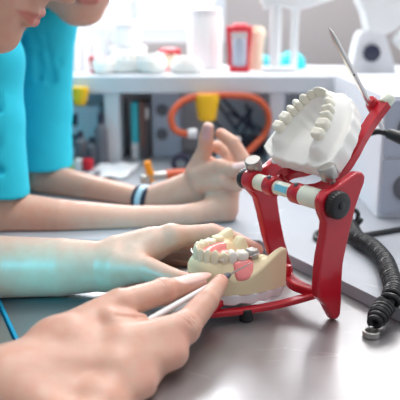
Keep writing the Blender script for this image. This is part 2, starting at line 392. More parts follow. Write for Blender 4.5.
# pin passes through the clamp; find its top on the plane through the clamp that holds the hinge's normal directions
PA = PP(329, 28, PT, HA); PB = PP(383, 129, PT, HA); pd = (PA-PB).normalized()
mid = PP(374, 107, PT, HA)
bm = B(); lathe(bm, mid-pd*1.1, pd, [(0, .55), (.1, .62), (1.5, .58), (1.95, .46), (2.05, .38)], 24); obj('pin_clamp', bm, 'red', art, smooth=True)
bm = B(); L = (PA-PB).length
lathe(bm, PB, pd, [(0, .2), (.06, .25), (.5, .25), (L-1.3, .25), (L-1.1, .245), (L-.5, .17), (L-.1, .08), (L, .03)], 20)
obj('incisal_pin', bm, 'chrome', art, smooth=True)
bm = B(); hp = PB + pd*(L*.575); tc = (CAM-hp).normalized(); tc = (tc-pd*tc.dot(pd)).normalized(); cyl(bm, hp+tc*.2, hp+tc*.262, .09, 12); tag(obj('pin_hole', bm, 'black', art), 'small dark hole in the pin', None)
def thumbscrew(c, ax, r, h, neck, m='alu'):
    bm = B(); ax = V(ax).normalized(); c = V(c)
    cyl(bm, c-ax*neck, c+ax*.1, r*.36, 14); lathe(bm, c, ax, [(0, r*.9), (.08, r), (h-.08, r), (h, r*.9)], 40, knurl(40, .02))
    return obj('thumb_screw', bm, m, art, smooth=True)
c1 = PP(331, 178, H1-HA*.6, HA); thumbscrew(c1, (PP(327, 165, H1-HA*.6, HA)-c1)-HA*.2, .72, 1.1, .8)
c2 = PP(255, 170, H0-HA*.1, HA); thumbscrew(c2, (PP(250, 157, H0-HA*.1, HA)-c2)+HA*.25, .72, 1.2, .7)
c3 = mid + FU*.4 - pd*.2; e3 = PP(391, 96, mid+HA*.0, HA); thumbscrew(up(384.5, 104, -.2), FU+HA*.15, .56, .85, .9, 'tube')
# lower frame
A1 = PZ(318, 294, 1.9); A0 = PZ(284, 276, 1.9); AF = PZ(206, 320, 1.3)
zf = .75
bm = B()
barpath(bm, [A1+V((.4, 0, 0)), (A0+A1)/2+HB*-.5, A0+V((.3, 0, 0))], .95, zf)
barpath(bm, [A1, PZ(300, 299, 1.4), PZ(274, 305.5, 1.0), PZ(240, 311, .85), PZ(202, 315, .85)], lambda f: .95-.15*f, .46)
barpath(bm, [A0, PZ(262, 282, 1.7), PZ(225, 298, 1.5), PZ(202, 316, 1.35)], 1.0, .6)
barpath(bm, [A1+V((-.3, .5, 0)), PZ(300, 286, 1.9), PZ(288, 278, 1.9)], .8, zf)
obj('lower_frame', bm, 'red', art, bevel=.13, seg=2)
bm = B(); c = PZ(287, 275, 2.2); cyl(bm, c+V((0, 0, -.2)), c+V((.05, 0, 1.0)), .36, 20, .08); obj('stop_peg', bm, 'red', art, smooth=True)
bm = B(); cyl(bm, (AF.x+3.4, AF.y+2.8, 0), (AF.x+3.4, AF.y+2.8, 1.05), .6, 24, .1, .5); obj('front_foot', bm, 'black', art, smooth=True)

# ================================================================== CASTS
AX, AY, NA = 5.0, 2.4, 360
th = np.linspace(-PI/2, PI/2, NA); arch = np.stack([AX*(1-np.cos(th)), AY*np.sin(th)], 1)
seg = np.linalg.norm(np.diff(arch, axis=0), axis=1); arcl = np.concatenate([[0], np.cumsum(seg)]); arcl -= arcl[-1]/2
def arch_at(s): return np.array([np.interp(s, arcl, arch[:, 0]), np.interp(s, arcl, arch[:, 1])])
def arch_dir(s): d = arch_at(s+.05)-arch_at(s-.05); return d/np.linalg.norm(d)
def dist_arch(x, y):
    d = np.full(np.broadcast(x, y).shape, 99., np.float32)
    for a in arch: d = np.minimum(d, (x-a[0])**2+(y-a[1])**2)
    return np.sqrt(d)
def sst(x, a, b): t = np.clip((x-a)/(b-a), 0, 1); return t*t*(3-2*t)
def dent_base(z0, upper):
    f = Field((-2.2, -5, z0-.6), (8.6, 5, 7), .07)
    sl, (x, y, z) = f.sl(f.lo, f.lo+f.n*f.v, 0)
    da = dist_arch(x[:, :, 0], y[:, :, 0])[:, :, None]
    ay = np.abs(y)
    rr = np.where(x < 5, np.sqrt(((x-5)/5.0)**2+(y/AY)**2), ay/AY)          # 1 on the arch
    outw = sst(rr, .86, 1.14)
    if upper:
        ex, ey, xe = 6.2, 4.2, 6.5
        o1 = (np.sqrt(((x-5)/ex)**2+(y/ey)**2)-1)*3.3; o2 = np.maximum(ay-ey, x-xe); o2 = np.maximum(o2, (x+ay*.5)*.89-7.0)
        out = np.where(x < 5, o1, o2) + .03*np.sin(y*4+x*3)
        pal = 3.25 + .45*sst(rr, .45, .95) - .35*sst(x, 4.5, 7)
        rug = .07*np.sin(x*6.5+ay*2.8)*sst(x, .6, 1.2)*(1-sst(x, 2.4, 3.6))*(1-sst(ay, 1.4, 1.9))
        vest = 2.95+.25*sst(x, 5.5, 7)+.25*sst(rr, 1.35, 1.7)
        h = pal+rug + (vest-pal-rug)*outw
        ridge = np.exp(-(da/.74)**3.4)*(1-.35*sst(x, 5.2, 6.6))
        h = h + (4.2-h)*ridge
    else:
        ex, ey, xe = 5.5, 3.9, 6.5
        o1 = (np.sqrt(((x-5)/ex)**2+(y/ey)**2)-1)*3.3; o2 = np.maximum(ay-ey, x-xe)
        out = np.where(x < 5, o1, o2)
        r = np.sqrt((np.minimum(x-5, 0)/ex)**2+(y/ey)**2)
        heel = sst(x, 1.2, 6.6)
        h = 2.95 + 2.35*heel*sst(r, .52, .86)
        h = h + (4.6-np.minimum(h, 4.6))*np.exp(-(da/.92)**2.6)
        h = np.where(rr < 1, np.maximum(h, 2.9+.9*sst(x, 4.8, 6.4)+1.1*sst(x, 4.0, 5.6)*sst(y, .6, 1.6)), h)
    d = np.maximum(out, z0-z); hd = (z-h)*.6
    k = .16; hh = np.clip(k-np.abs(d-hd), 0, None)/k; d = np.maximum(d, hd)+hh*hh*k*.25
    f.a[...] = np.broadcast_to(d, f.a.shape)
    return f
def tooth_bm(w, dp, h, kind):
    """crown with its long axis up; w along the arch, dp across it"""
    bm = B(); bmesh.ops.create_cube(bm, size=2); bmesh.ops.subdivide_edges(bm, edges=bm.edges, cuts=5, use_grid_fill=True)
    for v in bm.verts:
        p = v.co.copy(); q = p.normalized()*1.22; p = p.lerp(q, .8)
        u = (p.z+1)/2
        if kind == 'front': sx, sy = .80+.28*u, 1.0-.55*max(0, u)
        elif kind == 'canine': sx, sy = .9+.1*u-.45*max(0, u-.6), 1-.4*u
        else: sx, sy = .9+.12*u, .92+.04*u
        z = p.z
        if kind in ('molar', 'premolar') and p.z > .3:
            nx = 2 if kind == 'molar' else 1
            z += .20*(math.cos(p.x*PI*nx*1.0+(PI if nx == 2 else 0))*.5) + .22*(abs(p.y)-.45) - .1*(1-abs(p.x))*(1-abs(p.y))
        v.co = V((p.x*sx*w/2, p.y*sy*dp/2, z*h/2))
    return bm
def put_teeth(root, spec, z, lift, mx, wob=0):
    """spec: (arc position, width, depth, height, kind, material, lift)"""
    for s, w, dp, h, kind, m, up in spec:
        c = arch_at(s); d = arch_dir(s); bm = tooth_bm(w, dp, h, kind)
        R = Matrix(((d[0], -d[1], 0), (d[1], d[0], 0), (0, 0, 1)))
        nrm = V((-d[1], d[0], 0))
        tilt = Matrix.Rotation(random.uniform(-.06, .06), 3, 'X') @ Matrix.Rotation(random.uniform(-.06, .06), 3, 'Y')
        T = Matrix.Translation(V((c[0], c[1], z+up))) @ (R @ tilt).to_4x4()
        bmesh.ops.transform(bm, matrix=T, verts=bm.verts); bmesh.ops.scale(bm, vec=(S, S, S), verts=bm.verts)
        bmesh.ops.recalc_face_normals(bm, faces=bm.faces)
        me = bpy.data.meshes.new('tooth'); bm.to_mesh(me); bm.free(); o = link('tooth', me, m, root)
def cast_root(name, label, mx):
    o = thing(name, label, 'dental cast'); o.matrix_world = mx; return o
def mx_from(o, x, y, z):
    m = Matrix((x, y, z)).transposed().to_4x4(); m.translation = V(o)*S; return m
def local_mesh(name, f, m, root, **k):
    o = mesh_of(name, [f] if isinstance(f, Field) else f, m, None, **k); o.parent = root; return o
def lobj(name, bm, m, root, smooth=True, bevel=0):
    o = obj(name, bm, m, None, smooth=smooth, bevel=bevel); o.parent = root; return o

# --- lower cast, standing on the lower frame
LX = V((.79, .61, 0)).normalized(); LY = V((-LX.y, LX.x, 0))
LO = PZ(199, 257, 5.1); LO.z = .3
mxL = mx_from(LO, LX, LY, ZU)
lc = cast_root('dental_cast', 'cream stone lower jaw cast with pink gum and teeth, on the red frame', mxL)
local_mesh('stone_base', dent_base(1.85, False), 'stone', lc)
f = Field((-2, -5, .9), (7.6, 5, 2.8), .09)
sl, (x, y, z) = f.sl(f.lo, f.lo+f.n*f.v, 0)
o1 = (np.sqrt(((x-5)/(5.5-(2.0-z)*.15))**2+(y/(3.88-(2.0-z)*.12))**2)-1)*3.2; o2 = np.maximum(np.abs(y)-(3.88-(2.0-z)*.12), x-6.48+(2.0-z)*.2)
f.a[...] = np.maximum(np.maximum(np.where(x < 5, o1, o2), z-1.92), 1.0-z)+.06*np.sin(x*5+y*3)
local_mesh('plaster_mount', f, 'plaster_u', lc)
mid_, inc, can, pre, mol = 'x', 'front', 'canine', 'premolar', 'molar'
specL = []
ss = 0.27
for sgn in (-1, 1):
    s = .28
    row = [(.56, .66, 1.5, inc), (.58, .68, 1.5, inc), (.70, .80, 1.5, can), (.72, .86, 1.25, pre), (.74, .88, 1.15, pre), (1.02, 1.0, .95, mol), (1.02, 1.0, .9, mol)]
    s = 0.0
    for i, (w, dp, h, k) in enumerate(row):
        m = 'stone_t'; up = 0.0
        if sgn < 0 and i in (4, 5): m = 'porcelain'; up = .1
        if sgn < 0 and i == 6: m = 'alu'; up = .15
        if sgn > 0 and i in (3, 4, 5): m = 'stone_t'
        if sgn > 0 and i == 6: m = 'stone'; up = .1
        specL.append((sgn*(s+w/2), w*1.0, dp, h, k, m, 4.75+up)); s += w*1.02
put_teeth(lc, specL, 0, 0, None)
# pink acrylic: a lingual plate on the far side and a flange outside the near side
f = Field((-1, -4, 2.2), (7, 4, 6), .07)
for a, b in zip(np.linspace(.9, 5.0, 9)[:-1], np.linspace(.9, 5.0, 9)[1:]):
    pa, pb = arch_at(a), arch_at(b); na, nb = arch_dir(a), arch_dir(b)
    off = .55
    qa, qb = pa+np.array([na[1], -na[0]])*off*1, pb+np.array([nb[1], -nb[0]])*off
    f.cap((*qa, 4.45), (*qb, 4.45), .38, .38, .3); f.cap((*(qa+np.array([na[1], -na[0]])*.45), 3.7), (*(qb+np.array([nb[1], -nb[0]])*.45), 3.7), .42, .42, .4)
local_mesh('pink_plate', f, 'gum', lc)
f = Field((-1, -4.4, 2.2), (7, 4, 6), .07)
for a, b in zip(np.linspace(-3.1, -4.5, 6)[:-1], np.linspace(-3.1, -4.5, 6)[1:]):
    pa, pb = arch_at(a), arch_at(b); na, nb = arch_dir(a), arch_dir(b)
    na, nb = -na, -nb
    for off, zz, rr_ in ((.40, 4.3, .22), (.60, 3.95, .24), (.82, 3.6, .24), (1.05, 3.3, .16)):
        fa = sst(a, -5.2, -4.5) if False else 1
        qa, qb = pa+np.array([na[1], -na[0]])*off, pb+np.array([nb[1], -nb[0]])*off
        f.cap((*qa, zz), (*qb, zz), rr_, rr_, .35)
local_mesh('pink_flange', f, 'gum', lc)
# metal clasps round two teeth
def clasp(s, z, w, dp):
    c = arch_at(s); d = arch_dir(s); n = np.array([-d[1], d[0]]); pts = []
    for t in np.linspace(-2.3, 2.3, 14):
        p = c + d*math.sin(t)*w*.56 - n*math.cos(t)*-dp*.56; pts.append((p[0], p[1], z+.12*math.cos(t*2)))
    bm = B(); tube(bm, pts, .07, 8, 3); lobj('wire_clasp', bm, 'chrome', lc)
clasp(-2.05, 4.75, .8, .9); clasp(-5.0, 4.9, 1.1, 1.1); clasp(1.55, 4.8, .8, .9)

# --- upper cast, mounted on the opened upper frame, teeth towards the camera
UO = U(4.6+4.1, 2.85-4.75, -.12) + (CAM-HC).normalized()*.25 - V((.25, 0, 0))          # local origin: front of the arch at base level; local x runs back, local z is the biting side
mxU = mx_from(UO, -FU, -HA, NU)
if Matrix((-FU, -HA, NU)).determinant() < 0: mxU = mx_from(UO, -FU, HA, NU)
uc = cast_root('dental_cast', 'white plaster upper jaw cast tilted up on the opened red frame', mxU)
local_mesh('plaster_base', dent_base(1.6, True), 'plaster', uc)
f = Field((-2, -5, -.2), (8, 5, 2.2), .09)
sl, (x, y, z) = f.sl(f.lo, f.lo+f.n*f.v, 0)
t = (1.7-z)
o1 = (np.sqrt(((x-5)/(6.1-t*.7))**2+(y/(4.0-t*.8))**2)-1)*3.2; o2 = np.maximum(np.abs(y)-(4.0-t*.8), x-6.35+t*.7)
f.a[...] = np.maximum(np.maximum(np.where(x < 5, o1, o2), z-1.75), .35+.45*x*0-z+.55)+.07*np.sin(x*2.3+y*3)*np.cos(y*2)
local_mesh('plaster_mount', f, 'plaster_u', uc)
specU = []
for sgn in (-1, 1):
    s = 0
    for i, (w, dp, h, k) in enumerate([(.82, .66, 1.15, inc), (.66, .62, 1.1, inc), (.76, .80, 1.25, can), (.70, .92, 1.05, pre), (.68, .92, 1.0, pre), (1.0, 1.08, .95, mol), (.95, 1.05, .9, mol)]):
        specU.append((sgn*(s+w/2), w*.98, dp, h, k, 'plaster_t', 4.38)); s += w
put_teeth(uc, specU, 0, 0, None)

# ================================================================== HAND INSTRUMENT
T0, T1, T2 = P(140, 325, 47.3), P(227, 276, 53.9), P(252, 262.5, 53.9)
td = (T1-T0).normalized()
ins = thing('dental_instrument', 'thin dental instrument with a white handle held in the fingers', 'dental tool', tuple(T1))
bm = B(); L = (T1-T0).length; lathe(bm, T0, td, [(0, .14), (.1, .22), (1.0, .24), (L-1.2, .23), (L-.5, .21), (L-.3, .18)], 20); obj('handle', bm, 'white', ins, smooth=True)
bm = B(); lathe(bm, T1-td*.35, td, [(0, .22), (.1, .25), (.45, .25), (.7, .16), (.85, .1)], 18); obj('ferrule', bm, 'grey', ins, smooth=True)
bm = B(); tube(bm, [T1+td*.3, T1.lerp(T2, .5), T2], lambda f: .10-.06*f, 10, 5); obj('metal_tip', bm, 'chrome', ins, smooth=True)

# ================================================================== PEOPLE
def head(f, L, g, u, k=.9):
    """L: front of the lips, g: face direction, u: head up.  f: list of fields"""
    g = V(g).normalized(); u = V(u); u = (u-g*u.dot(g)).normalized(); s = g.cross(u)
    q = lambda a, b, c=0: V(L)+u*a+g*b+s*c
    R = (s, g, u)
    for F in f:
        F.ell(q(8.2, -9.2), (7.4, 9.2, 8.6), .8, R); F.ell(q(3.6, -6.6), (6.0, 6.0, 7.2), 1.5, R)
        F.ell(q(-.2, -4.2), (4.6, 3.9, 3.6), 1.2, R)
        F.ell(q(-2.9, -2.0), (2.2, 1.7, 1.55), .9, R)
        for c in (-1, 1):
            F.cap(q(-2.6, -2.8, c*1.3), q(.8, -9, c*5.0), 1.5, 1.7, 1.6); F.ell(q(3.4, -3.3, c*3.6), (2.2, 2.2, 2.0), 1.4, R)
            F.ell(q(7.2, -1.9, c*3.1), (1.5, .9, .8), .5, R, op='sub'); F.ell(q(7.1, -2.7, c*3.1), (1.25, 1.15, 1.2), .15, R)
            F.ell(q(5.6, -10.2, c*7.3), (.7, 1.7, 3.0), .4, R); F.ell(q(1.8+.7, .2, c*.75), (.75, .8, .6), .3, R)
            F.cap(q(9.0, -1.6, c*1.5), q(9.2, -2.3, c*4.4), .5, .4, .6)
        F.cap(q(8.0, -1.6), q(3.1, 1.2), .75, .95, .6)
        F.ell(q(1.5, -.8), (1.5, 1.0, 1.2), .8, R)
        F.cap(q(.42, -.1, -1.0), q(.42, -.1, 1.0), .42, .42, .35); F.cap(q(.42, -.1, 1.0), q(.1, -1.15, 2.45), .42, .2, .2); F.cap(q(.42, -.1, -1.0), q(.1, -1.15, -2.45), .42, .2, .2)
        F.cap(q(-.5, -.25, -.9), q(-.5, -.25, .9), .52, .52, .3); F.cap(q(-.5, -.25, .9), q(-.05, -1.2, 2.4), .5, .2, .2); F.cap(q(-.5, -.25, -.9), q(-.05, -1.2, -2.4), .5, .2, .2)
        F.cap(q(-.02, .35, -1.2), q(-.02, .35, 1.2), .09, .09, .12, op='sub'); F.cap(q(-.02, .35, 1.2), q(.02, -.9, 2.6), .09, .05, .12, op='sub'); F.cap(q(-.02, .35, -1.2), q(.02, -.9, -2.6), .09, .05, .12, op='sub')
    LIP = (.56, .20, .17)
    def lipw(p):
        d = p-np.array(L); a = d@np.array(u); b = d@np.array(g); c = d@np.array(s)
        e = np.sqrt(((a+.05)/(1.0-.75*np.clip(np.abs(c)/2.6, 0, 1)))**2 + (c/2.7)**2); return np.clip((1.1-e)/.25, 0, 1)*(b > -1.9)
    def eyew(p):
        d = p-np.array(L); a = d@np.array(u); b = d@np.array(g); c = np.abs(d@np.array(s))
        return ((np.hypot(a-7.0, c-3.1) < .5) & (b > -2.6)).astype(float)
    spots = [(lipw, None, LIP, .9), (eyew, None, (.05, .03, .02), 1)]
    return q, spots, R
def hair(name, q, R, parent, tail=True):
    F = Field(np.array(q(4, -10))-16, np.array(q(4, -10))+16, .4)
    F.ell(q(8.8, -10.0), (8.3, 9.8, 9.2), .5, R); F.ell(q(3.5, -14.5), (7.0, 5.0, 8), 1.5, R)
    F.ell(q(3.4, -4.5), (6.3, 8.2, 8.6), .6, R, op='sub'); F.ell(q(-1.5, -8), (6.6, 6, 5.5), .6, R, op='sub')
    if tail: F.cap(q(7, -19), q(-5, -21), 2.6, 1.6, 1.2)
    return mesh_of(name, [F], 'hair', parent)
def nail(spots, base, tip, nrm, w, col=NAIL):
    """paint a nail plate between two centre points of the last finger bone, facing nrm"""
    base, tip, nrm = V(base), V(tip), V(nrm).normalized(); ax = (tip-base).normalized(); nrm = (nrm-ax*nrm.dot(ax)).normalized(); sd = ax.cross(nrm)
    c = np.array(base.lerp(tip, .62)); L = (tip-base).length*.62; A, N_, D = np.array(ax), np.array(nrm), np.array(sd)
    def wfun(p):
        d = p-c; a = d@A; n = d@N_; s = d@D
        e = (np.abs(a/L)**2.6+np.abs(s/w)**2.6)**(1/2.6)
        return np.clip((1.05-e)/.14, 0, 1)*np.clip((n-.15*w)/.12, 0, 1)
    spots.append((wfun, None, col, 1))
    def moon(p):
        d = p-c; a = d@A; n = d@N_; s = d@D
        return ((a > L*.72) & (a < L*1.1) & (np.abs(s) < w*.9) & (n > .1)).astype(float)
    spots.append((moon, None, (.86, .72, .64), .6))
    return c, ax, nrm, sd, L
def nail_geo(F, base, tip, nrm, w, r):
    base, tip, nrm = V(base), V(tip), V(nrm).normalized(); ax = (tip-base).normalized(); nrm = (nrm-ax*nrm.dot(ax)).normalized(); sd = ax.cross(nrm)
    c = base.lerp(tip, .7); L = (tip-base).length*.60
    F.ell(c+nrm*(r*.74)+ax*.05, (w, L*1.02, r*.33), .02, (sd, ax, nrm))

def seat(p, r, z0=0.0):
    return p

# ---------- person in the foreground
p1 = thing('person', 'person at the left edge bending over the cream cast, holding a tool to it', 'person', (-40, 57, -20))
spots = []
# left hand: far hand steadying the cast
FL = Field((-38, 50, -.1), (9, 72, 10), .11)
E = V((-35, 60.6, 3.3)); Wr = P(112, 266, 59.7)
FL.chain([V((-38, 64, 9)), E, P(0, 267, 59.6), P(60, 267, 59.6), Wr], [4.2, 3.6, 2.82, 2.62, 2.18], .6)
imcp, mmcp, rmcp, lmcp = P(171, 237, 61.6), P(166, 242, 64.0), P(158, 247, 66.0), P(148, 252, 67.8)
FL.cap(Wr, imcp, 1.95, 1.22, .9); FL.cap(Wr, mmcp, 1.9, 1.15, .9); FL.cap(Wr+V((0, 1, -.1)), rmcp, 1.7, 1.1, .9); FL.cap(Wr+V((0, 1.3, -.3)), lmcp, 1.5, 1.0, .9)
FL.cap(P(118, 252, 60.6), P(150, 243, 61.5), 1.5, 1.45, .8)
idx = [imcp, P(197, 234, 62.6), P(212, 233, 62.9), P(236, 241, 62.3), P(256, 250.5, 61.2)]
FL.chain(idx, [1.1, .86, .9, .8, .7], .5)
FL.chain([mmcp, P(206, 245, 65.6), P(238, 254, 64.4), P(255, 262, 62.8)], [1.1, .92, .82, .68], .5)
FL.chain([rmcp, P(196, 254, 66.2), P(228, 264, 65.6), P(246, 270, 64.4)], [1.05, .88, .78, .66], .5)
FL.chain([lmcp, P(182, 262, 67.6), P(206, 270, 67.2), P(222, 276, 66)], [.95, .78, .7, .6], .5)
thb = [P(118, 268, 58.6), P(148, 269.5, 57.6), P(171, 278, 56.4), P(194, 284, 55.0)]
FL.chain(thb, [1.75, 1.1, .92, .74], .7)
FL.cap(P(136, 257, 59.3), P(150, 247, 60.6), 1.2, 1.0, .8)          # web
for px, py, dx in ((139, 262, 0), (146, 268, 5), (133, 268, -3)):      # wrist creases
    FL.cap(P(px-5, py-9, 56.2+.25), P(px+3, py+12, 56.0), .05, .05, .15, op='sub')
# right hand: pinching the instrument
FR = Field((-42, 28, -.1), (6, 57, 9.5), .09)
Wq = P(8, 384, 40.6)
FR.chain([V((-42, 30, 9)), V((-35, 31, 3.4)), V((-24, 35.5, 3.0)), Wq], [4.0, 3.5, 2.9, 2.25], .6)
cm, tm, ti, tt = P(55, 345, 44.2), P(119, 305, 48.0), P(163, 291.5, 50.8), P(199, 282.5, 53.0)
im, ip, idd, it = P(122, 348, 44.3), P(184, 328, 47.2), P(207, 301, 50.0), P(220.5, 282, 52.6)
mm, mp_, md_, mt = P(116, 372, 42.3), P(172, 353, 45.3), P(180, 337, 48.2), P(196, 318, 51.2)
rm, rp, rd, rt = P(100, 402, 39.8), P(141, 384, 42.2), P(161, 362, 45.4), P(178, 340, 48.4)
lm, lp, ldd, lt = P(80, 425, 37.3), P(114, 410, 39.4), P(142, 385, 42.6), P(160, 362, 45.2)
FR.cap(Wq, im, 2.1, 1.35, 1.0); FR.cap(Wq, mm, 2.0, 1.3, 1.0); FR.cap(Wq-V((0, 1, .1)), rm, 1.8, 1.15, 1.0); FR.cap(Wq-V((0, 1.3, .2)), lm, 1.6, 1.0, 1.0)
FR.cap(Wq, cm, 1.9, 1.75, 1.0); FR.cap(cm, tm, 1.75, 1.22, 1.0); FR.cap(P(75, 345, 44), P(122, 335, 46.2), 1.6, 1.15, 1.0)
FR.cap(tm, ti, 1.12, 1.0, .3); FR.cap(ti, tt, .98, .66, .15); FR.ell(ti, (1.04, 1.04, 1.04), .3)
FR.cap(im, ip, 1.55, 1.2, .9); FR.ell(ip, (1.22, 1.22, 1.22), .3); FR.cap(ip, idd, 1.12, .92, .2); FR.cap(idd, it, .9, .64, .12)
FR.cap(mm, mp_, 1.5, 1.2, .9); FR.cap(mp_, md_, 1.05, .85, .12); FR.cap(md_, mt, .85, .62, .12)
FR.cap(rm, rp, 1.35, 1.1, 1.0); FR.cap(rp, rd, .98, .8, .12); FR.cap(rd, rt, .8, .6, .12)
FR.cap(lm, lp, 1.1, .9, .9); FR.cap(lp, ldd, .84, .7, .12); FR.cap(ldd, lt, .7, .55, .12)
FR.cap(P(112, 322, 45.6), P(142, 321, 47.2), .95, .55, .6)
# crease between thumb and index, skin folds at the joints
cf = lambda x, y, Y, d: P(x, y, Y)+(CAM-P(x, y, Y)).normalized()*d
FR.cap(cf(116, 314, 46, 1.15), cf(136, 316.5, 46.9, .9), .06, .12, .4, op='sub'); FR.cap(cf(136, 316.5, 46.9, .9), cf(152, 315, 47.8, .4), .12, .25, .3, op='sub')
tn = (CAM-tt).normalized()*.45+ZU*.9
nail_geo(FR, ti, tt, tn, .56, .78); nail(spots, ti.lerp(tt, .3), tt+(tt-ti).normalized()*.35, tn, .58)
# joint folds across the thumb's knuckle
ax = (tt-ti).normalized(); up_ = (tn-ax*tn.dot(ax)).normalized(); sd = ax.cross(up_)
for o_ in (-.35, -.05, .22): FR.cap(ti+ax*o_+up_*1.03-sd*.45, ti+ax*(o_+.05)+up_*1.03+sd*.45, .035, .035, .09, op='sub')
ax = (idd-ip).normalized(); up_ = (CAM-ip).normalized(); up_ = (up_-ax*up_.dot(ax)).normalized(); sd = ax.cross(up_)
for o_ in (-.3, 0, .3): FR.cap(ip+ax*o_+up_*1.2-sd*.5, ip+ax*(o_-.05)+up_*1.2+sd*.5, .04, .04, .1, op='sub')
for F in (FL, FR):                                       # the undersides rest flat on the plate
    F.plane((0, 0, .02), (0, 0, -1), .3)
# reddish fingertips and joints (real colour of skin)
for c, r, st in ((tt, 1.2, .25), (it, 1.1, .4), (ip, 1.3, .3), (ti, 1.1, .25), (idx[-1], 1.3, .5), (idx[2], 1.1, .25), (thb[-1], 1.3, .4), (mp_, 1.3, .45), (rp, 1.3, .4), (P(125, 320, 46), 1.4, .2)):
    spots.append((tuple(c), r, RED, st))
FB = Field((-62, 20, -22), (-2, 92, 50), .42)
HP = P(36, 17, 60); g1 = V((.84, -.03, -.54)); u1 = V((.54, 0, .84))
FH = Field((-42, 40, 17), (-6, 72, 50), .2)
q, sp, R1 = head([FH], HP, g1, u1); spots += sp
for F in (FB, FH): F.cap(q(2, -11), V((-38, 57, 19)), 5.6, 6.0, 1.5)
FB.cap((-38, 57, 14), (-46, 57, -10), 9.5, 10.5, 2, flat=(0, 1, 0), fs=1.3); FB.cap((-40, 43, 16), (-40, 69, 16), 5.2, 5.2, 3)
FB.cap((-40, 43, 16), (-42, 30, 9), 4.8, 4.2, 2); FB.cap((-42, 30, 9), (-35, 31, 3.4), 4.0, 3.5, 1)
FB.cap((-40, 69, 16), (-38, 64, 9), 4.6, 4.2, 2); FB.cap((-38, 64, 9), (-35, 60.6, 3.3), 4.1, 3.5, 1)
mesh_of('body', [FL, FR, FH, FB], 'skin', p1, spots, SKIN)
hair('hair', q, R1, p1)
F = Field((-64, 18, -22), (-22, 94, 30), .45)
F.cap((-38.5, 57, 13), (-46, 57, -10), 10.4, 11.4, 2, flat=(0, 1, 0), fs=1.3); F.cap((-41, 43, 16), (-41, 69, 16), 5.9, 5.9, 3); F.cap((-41, 43, 16), (-43, 33, 11), 5.7, 5.2, 2); F.cap((-41, 69, 16), (-40.5, 67, 11), 5.4, 5.2, 2)
F.cap((-34, 57, 26), (-27, 57, 10), 5.5, 1, 1, op='sub')
mesh_of('shirt', [F], 'shirt', p1)

# ---------- person behind
p2 = thing('person', 'person behind in a turquoise top with clasped hands and a wrist band', 'person', (-42, 88, -20))
spots = []
RW = 1.2
F2 = Field((-34, 68, 1.1), (9, 106, 18), .14)
e1, w1 = P(2, 217, 77.8), P(192, 216, 78.6)
F2.chain([P(-8, 160, 79.5), e1, P(60, 220, 77.4), P(130, 221.5, 77.8), w1], [3.4, 3.1, 2.4, 1.85, 1.3], .8)
e2, w2 = P(46, 181, 94.5), P(146, 200, 86.2)
F2.chain([P(45, 120, 98), e2, P(78, 188, 92), w2], [3.05, 2.6, 2.2, 1.4], .8)
# near hand, bent up at the wrist
pm = P(226, 196, 80.6)
F2.cap(w1, P(222, 209, 79.8), 1.35, 1.75, .6); F2.cap(P(222, 208, 80.0), P(231, 176, 81.5), 1.85, 1.35, .8); F2.cap(P(218, 203, 80.6), P(218, 178, 82.0), 1.5, 1.2, .8)
F2.chain([P(232, 176, 81.2), P(243, 160, 80.6), P(233, 143, 81.4), P(221, 134, 82.6)], [1.15, .92, .84, .7], .4)
F2.chain([P(226, 174, 82.8), P(232, 158, 84), P(222, 148, 85), P(212, 146, 85)], [1.05, .9, .8, .7], .4)
F2.chain([P(219, 176, 84), P(216, 166, 86), P(206, 160, 86.5), P(198, 160, 86)], [1.0, .85, .76, .66], .4)
# far hand, wrist band side
F2.cap(w2, P(197, 181, 84), 1.4, 1.55, .8); F2.cap(w2, P(200, 190, 83.4), 1.4, 1.45, .8)
thm = [P(196, 172, 83.6), P(204, 152, 82.6), P(206, 139, 82.2), P(208, 128, 82)]
F2.chain(thm, [1.35, .92, .9, .7], .4)
F2.chain([P(200, 176, 82.4), P(220, 167, 80.2), P(235, 170, 78.6), P(246, 167, 78.0)], [1.4, .95, .84, .68], .6)
F2.chain([P(202, 184, 82), P(224, 181, 79.2), P(238, 186, 78.9)], [1.3, .9, .7], .5)
nail(spots, thm[2], thm[3]+V((0, 0, .3)), CAM-thm[3], .5, (.62, .42, .45)); a = P(235, 170, 78.6); b = P(248.5, 167, 78); nail(spots, a, b, (CAM-b).normalized()+ZU, .5, (.86, .68, .66))
F2.plane((0, 0, RW+.02), (0, 0, -1), .3)
F2b = Field((-62, 62, -22), (-8, 120, 46), .42)
HP2 = P(89, -2, 90); g2 = V((.42, -.76, -.38)); u2 = V((.15, -.35, .9))
FH2 = Field(np.array(HP2)-V((21, 12, 10)), np.array(HP2)+V((12, 24, 26)), .22)
q, sp, R2 = head([FH2], HP2, g2, u2); spots += sp
NB = V((-34, 92, 25))
for F in (F2b, FH2): F.cap(q(2, -11), NB, 5.4, 6.0, 1.5)
s1, s2 = V((-33, 82, 24)), V((-27, 101, 26))
F2b.cap(s1, s2, 5.2, 5.2, 3); F2b.cap((-35, 91, 17), (-46, 91, -8), 8.2, 9.5, 3, flat=(0, 1, 0), fs=1.3)
F2b.cap(s1, P(-18, 60, 81), 4.0, 3.6, 1); F2b.cap(P(-18, 60, 81), P(-14, 120, 80), 3.5, 3.4, 1); F2b.cap(P(-14, 120, 80), e1, 3.4, 3.0, 1)
F2b.cap(s2, P(48, 30, 100.5), 3.6, 3.0, 1); F2b.cap(P(48, 30, 100.5), P(45, 120, 98), 3.0, 3.0, 1); F2b.cap(P(45, 120, 98), e2, 3.0, 2.5, 1)
F2b.plane((0, 0, RW+.02), (0, 0, -1), 0) if False else None
mesh_of('body', [F2, FH2, F2b], 'skin', p2, spots, SKIN2)
hair('hair', q, R2, p2)
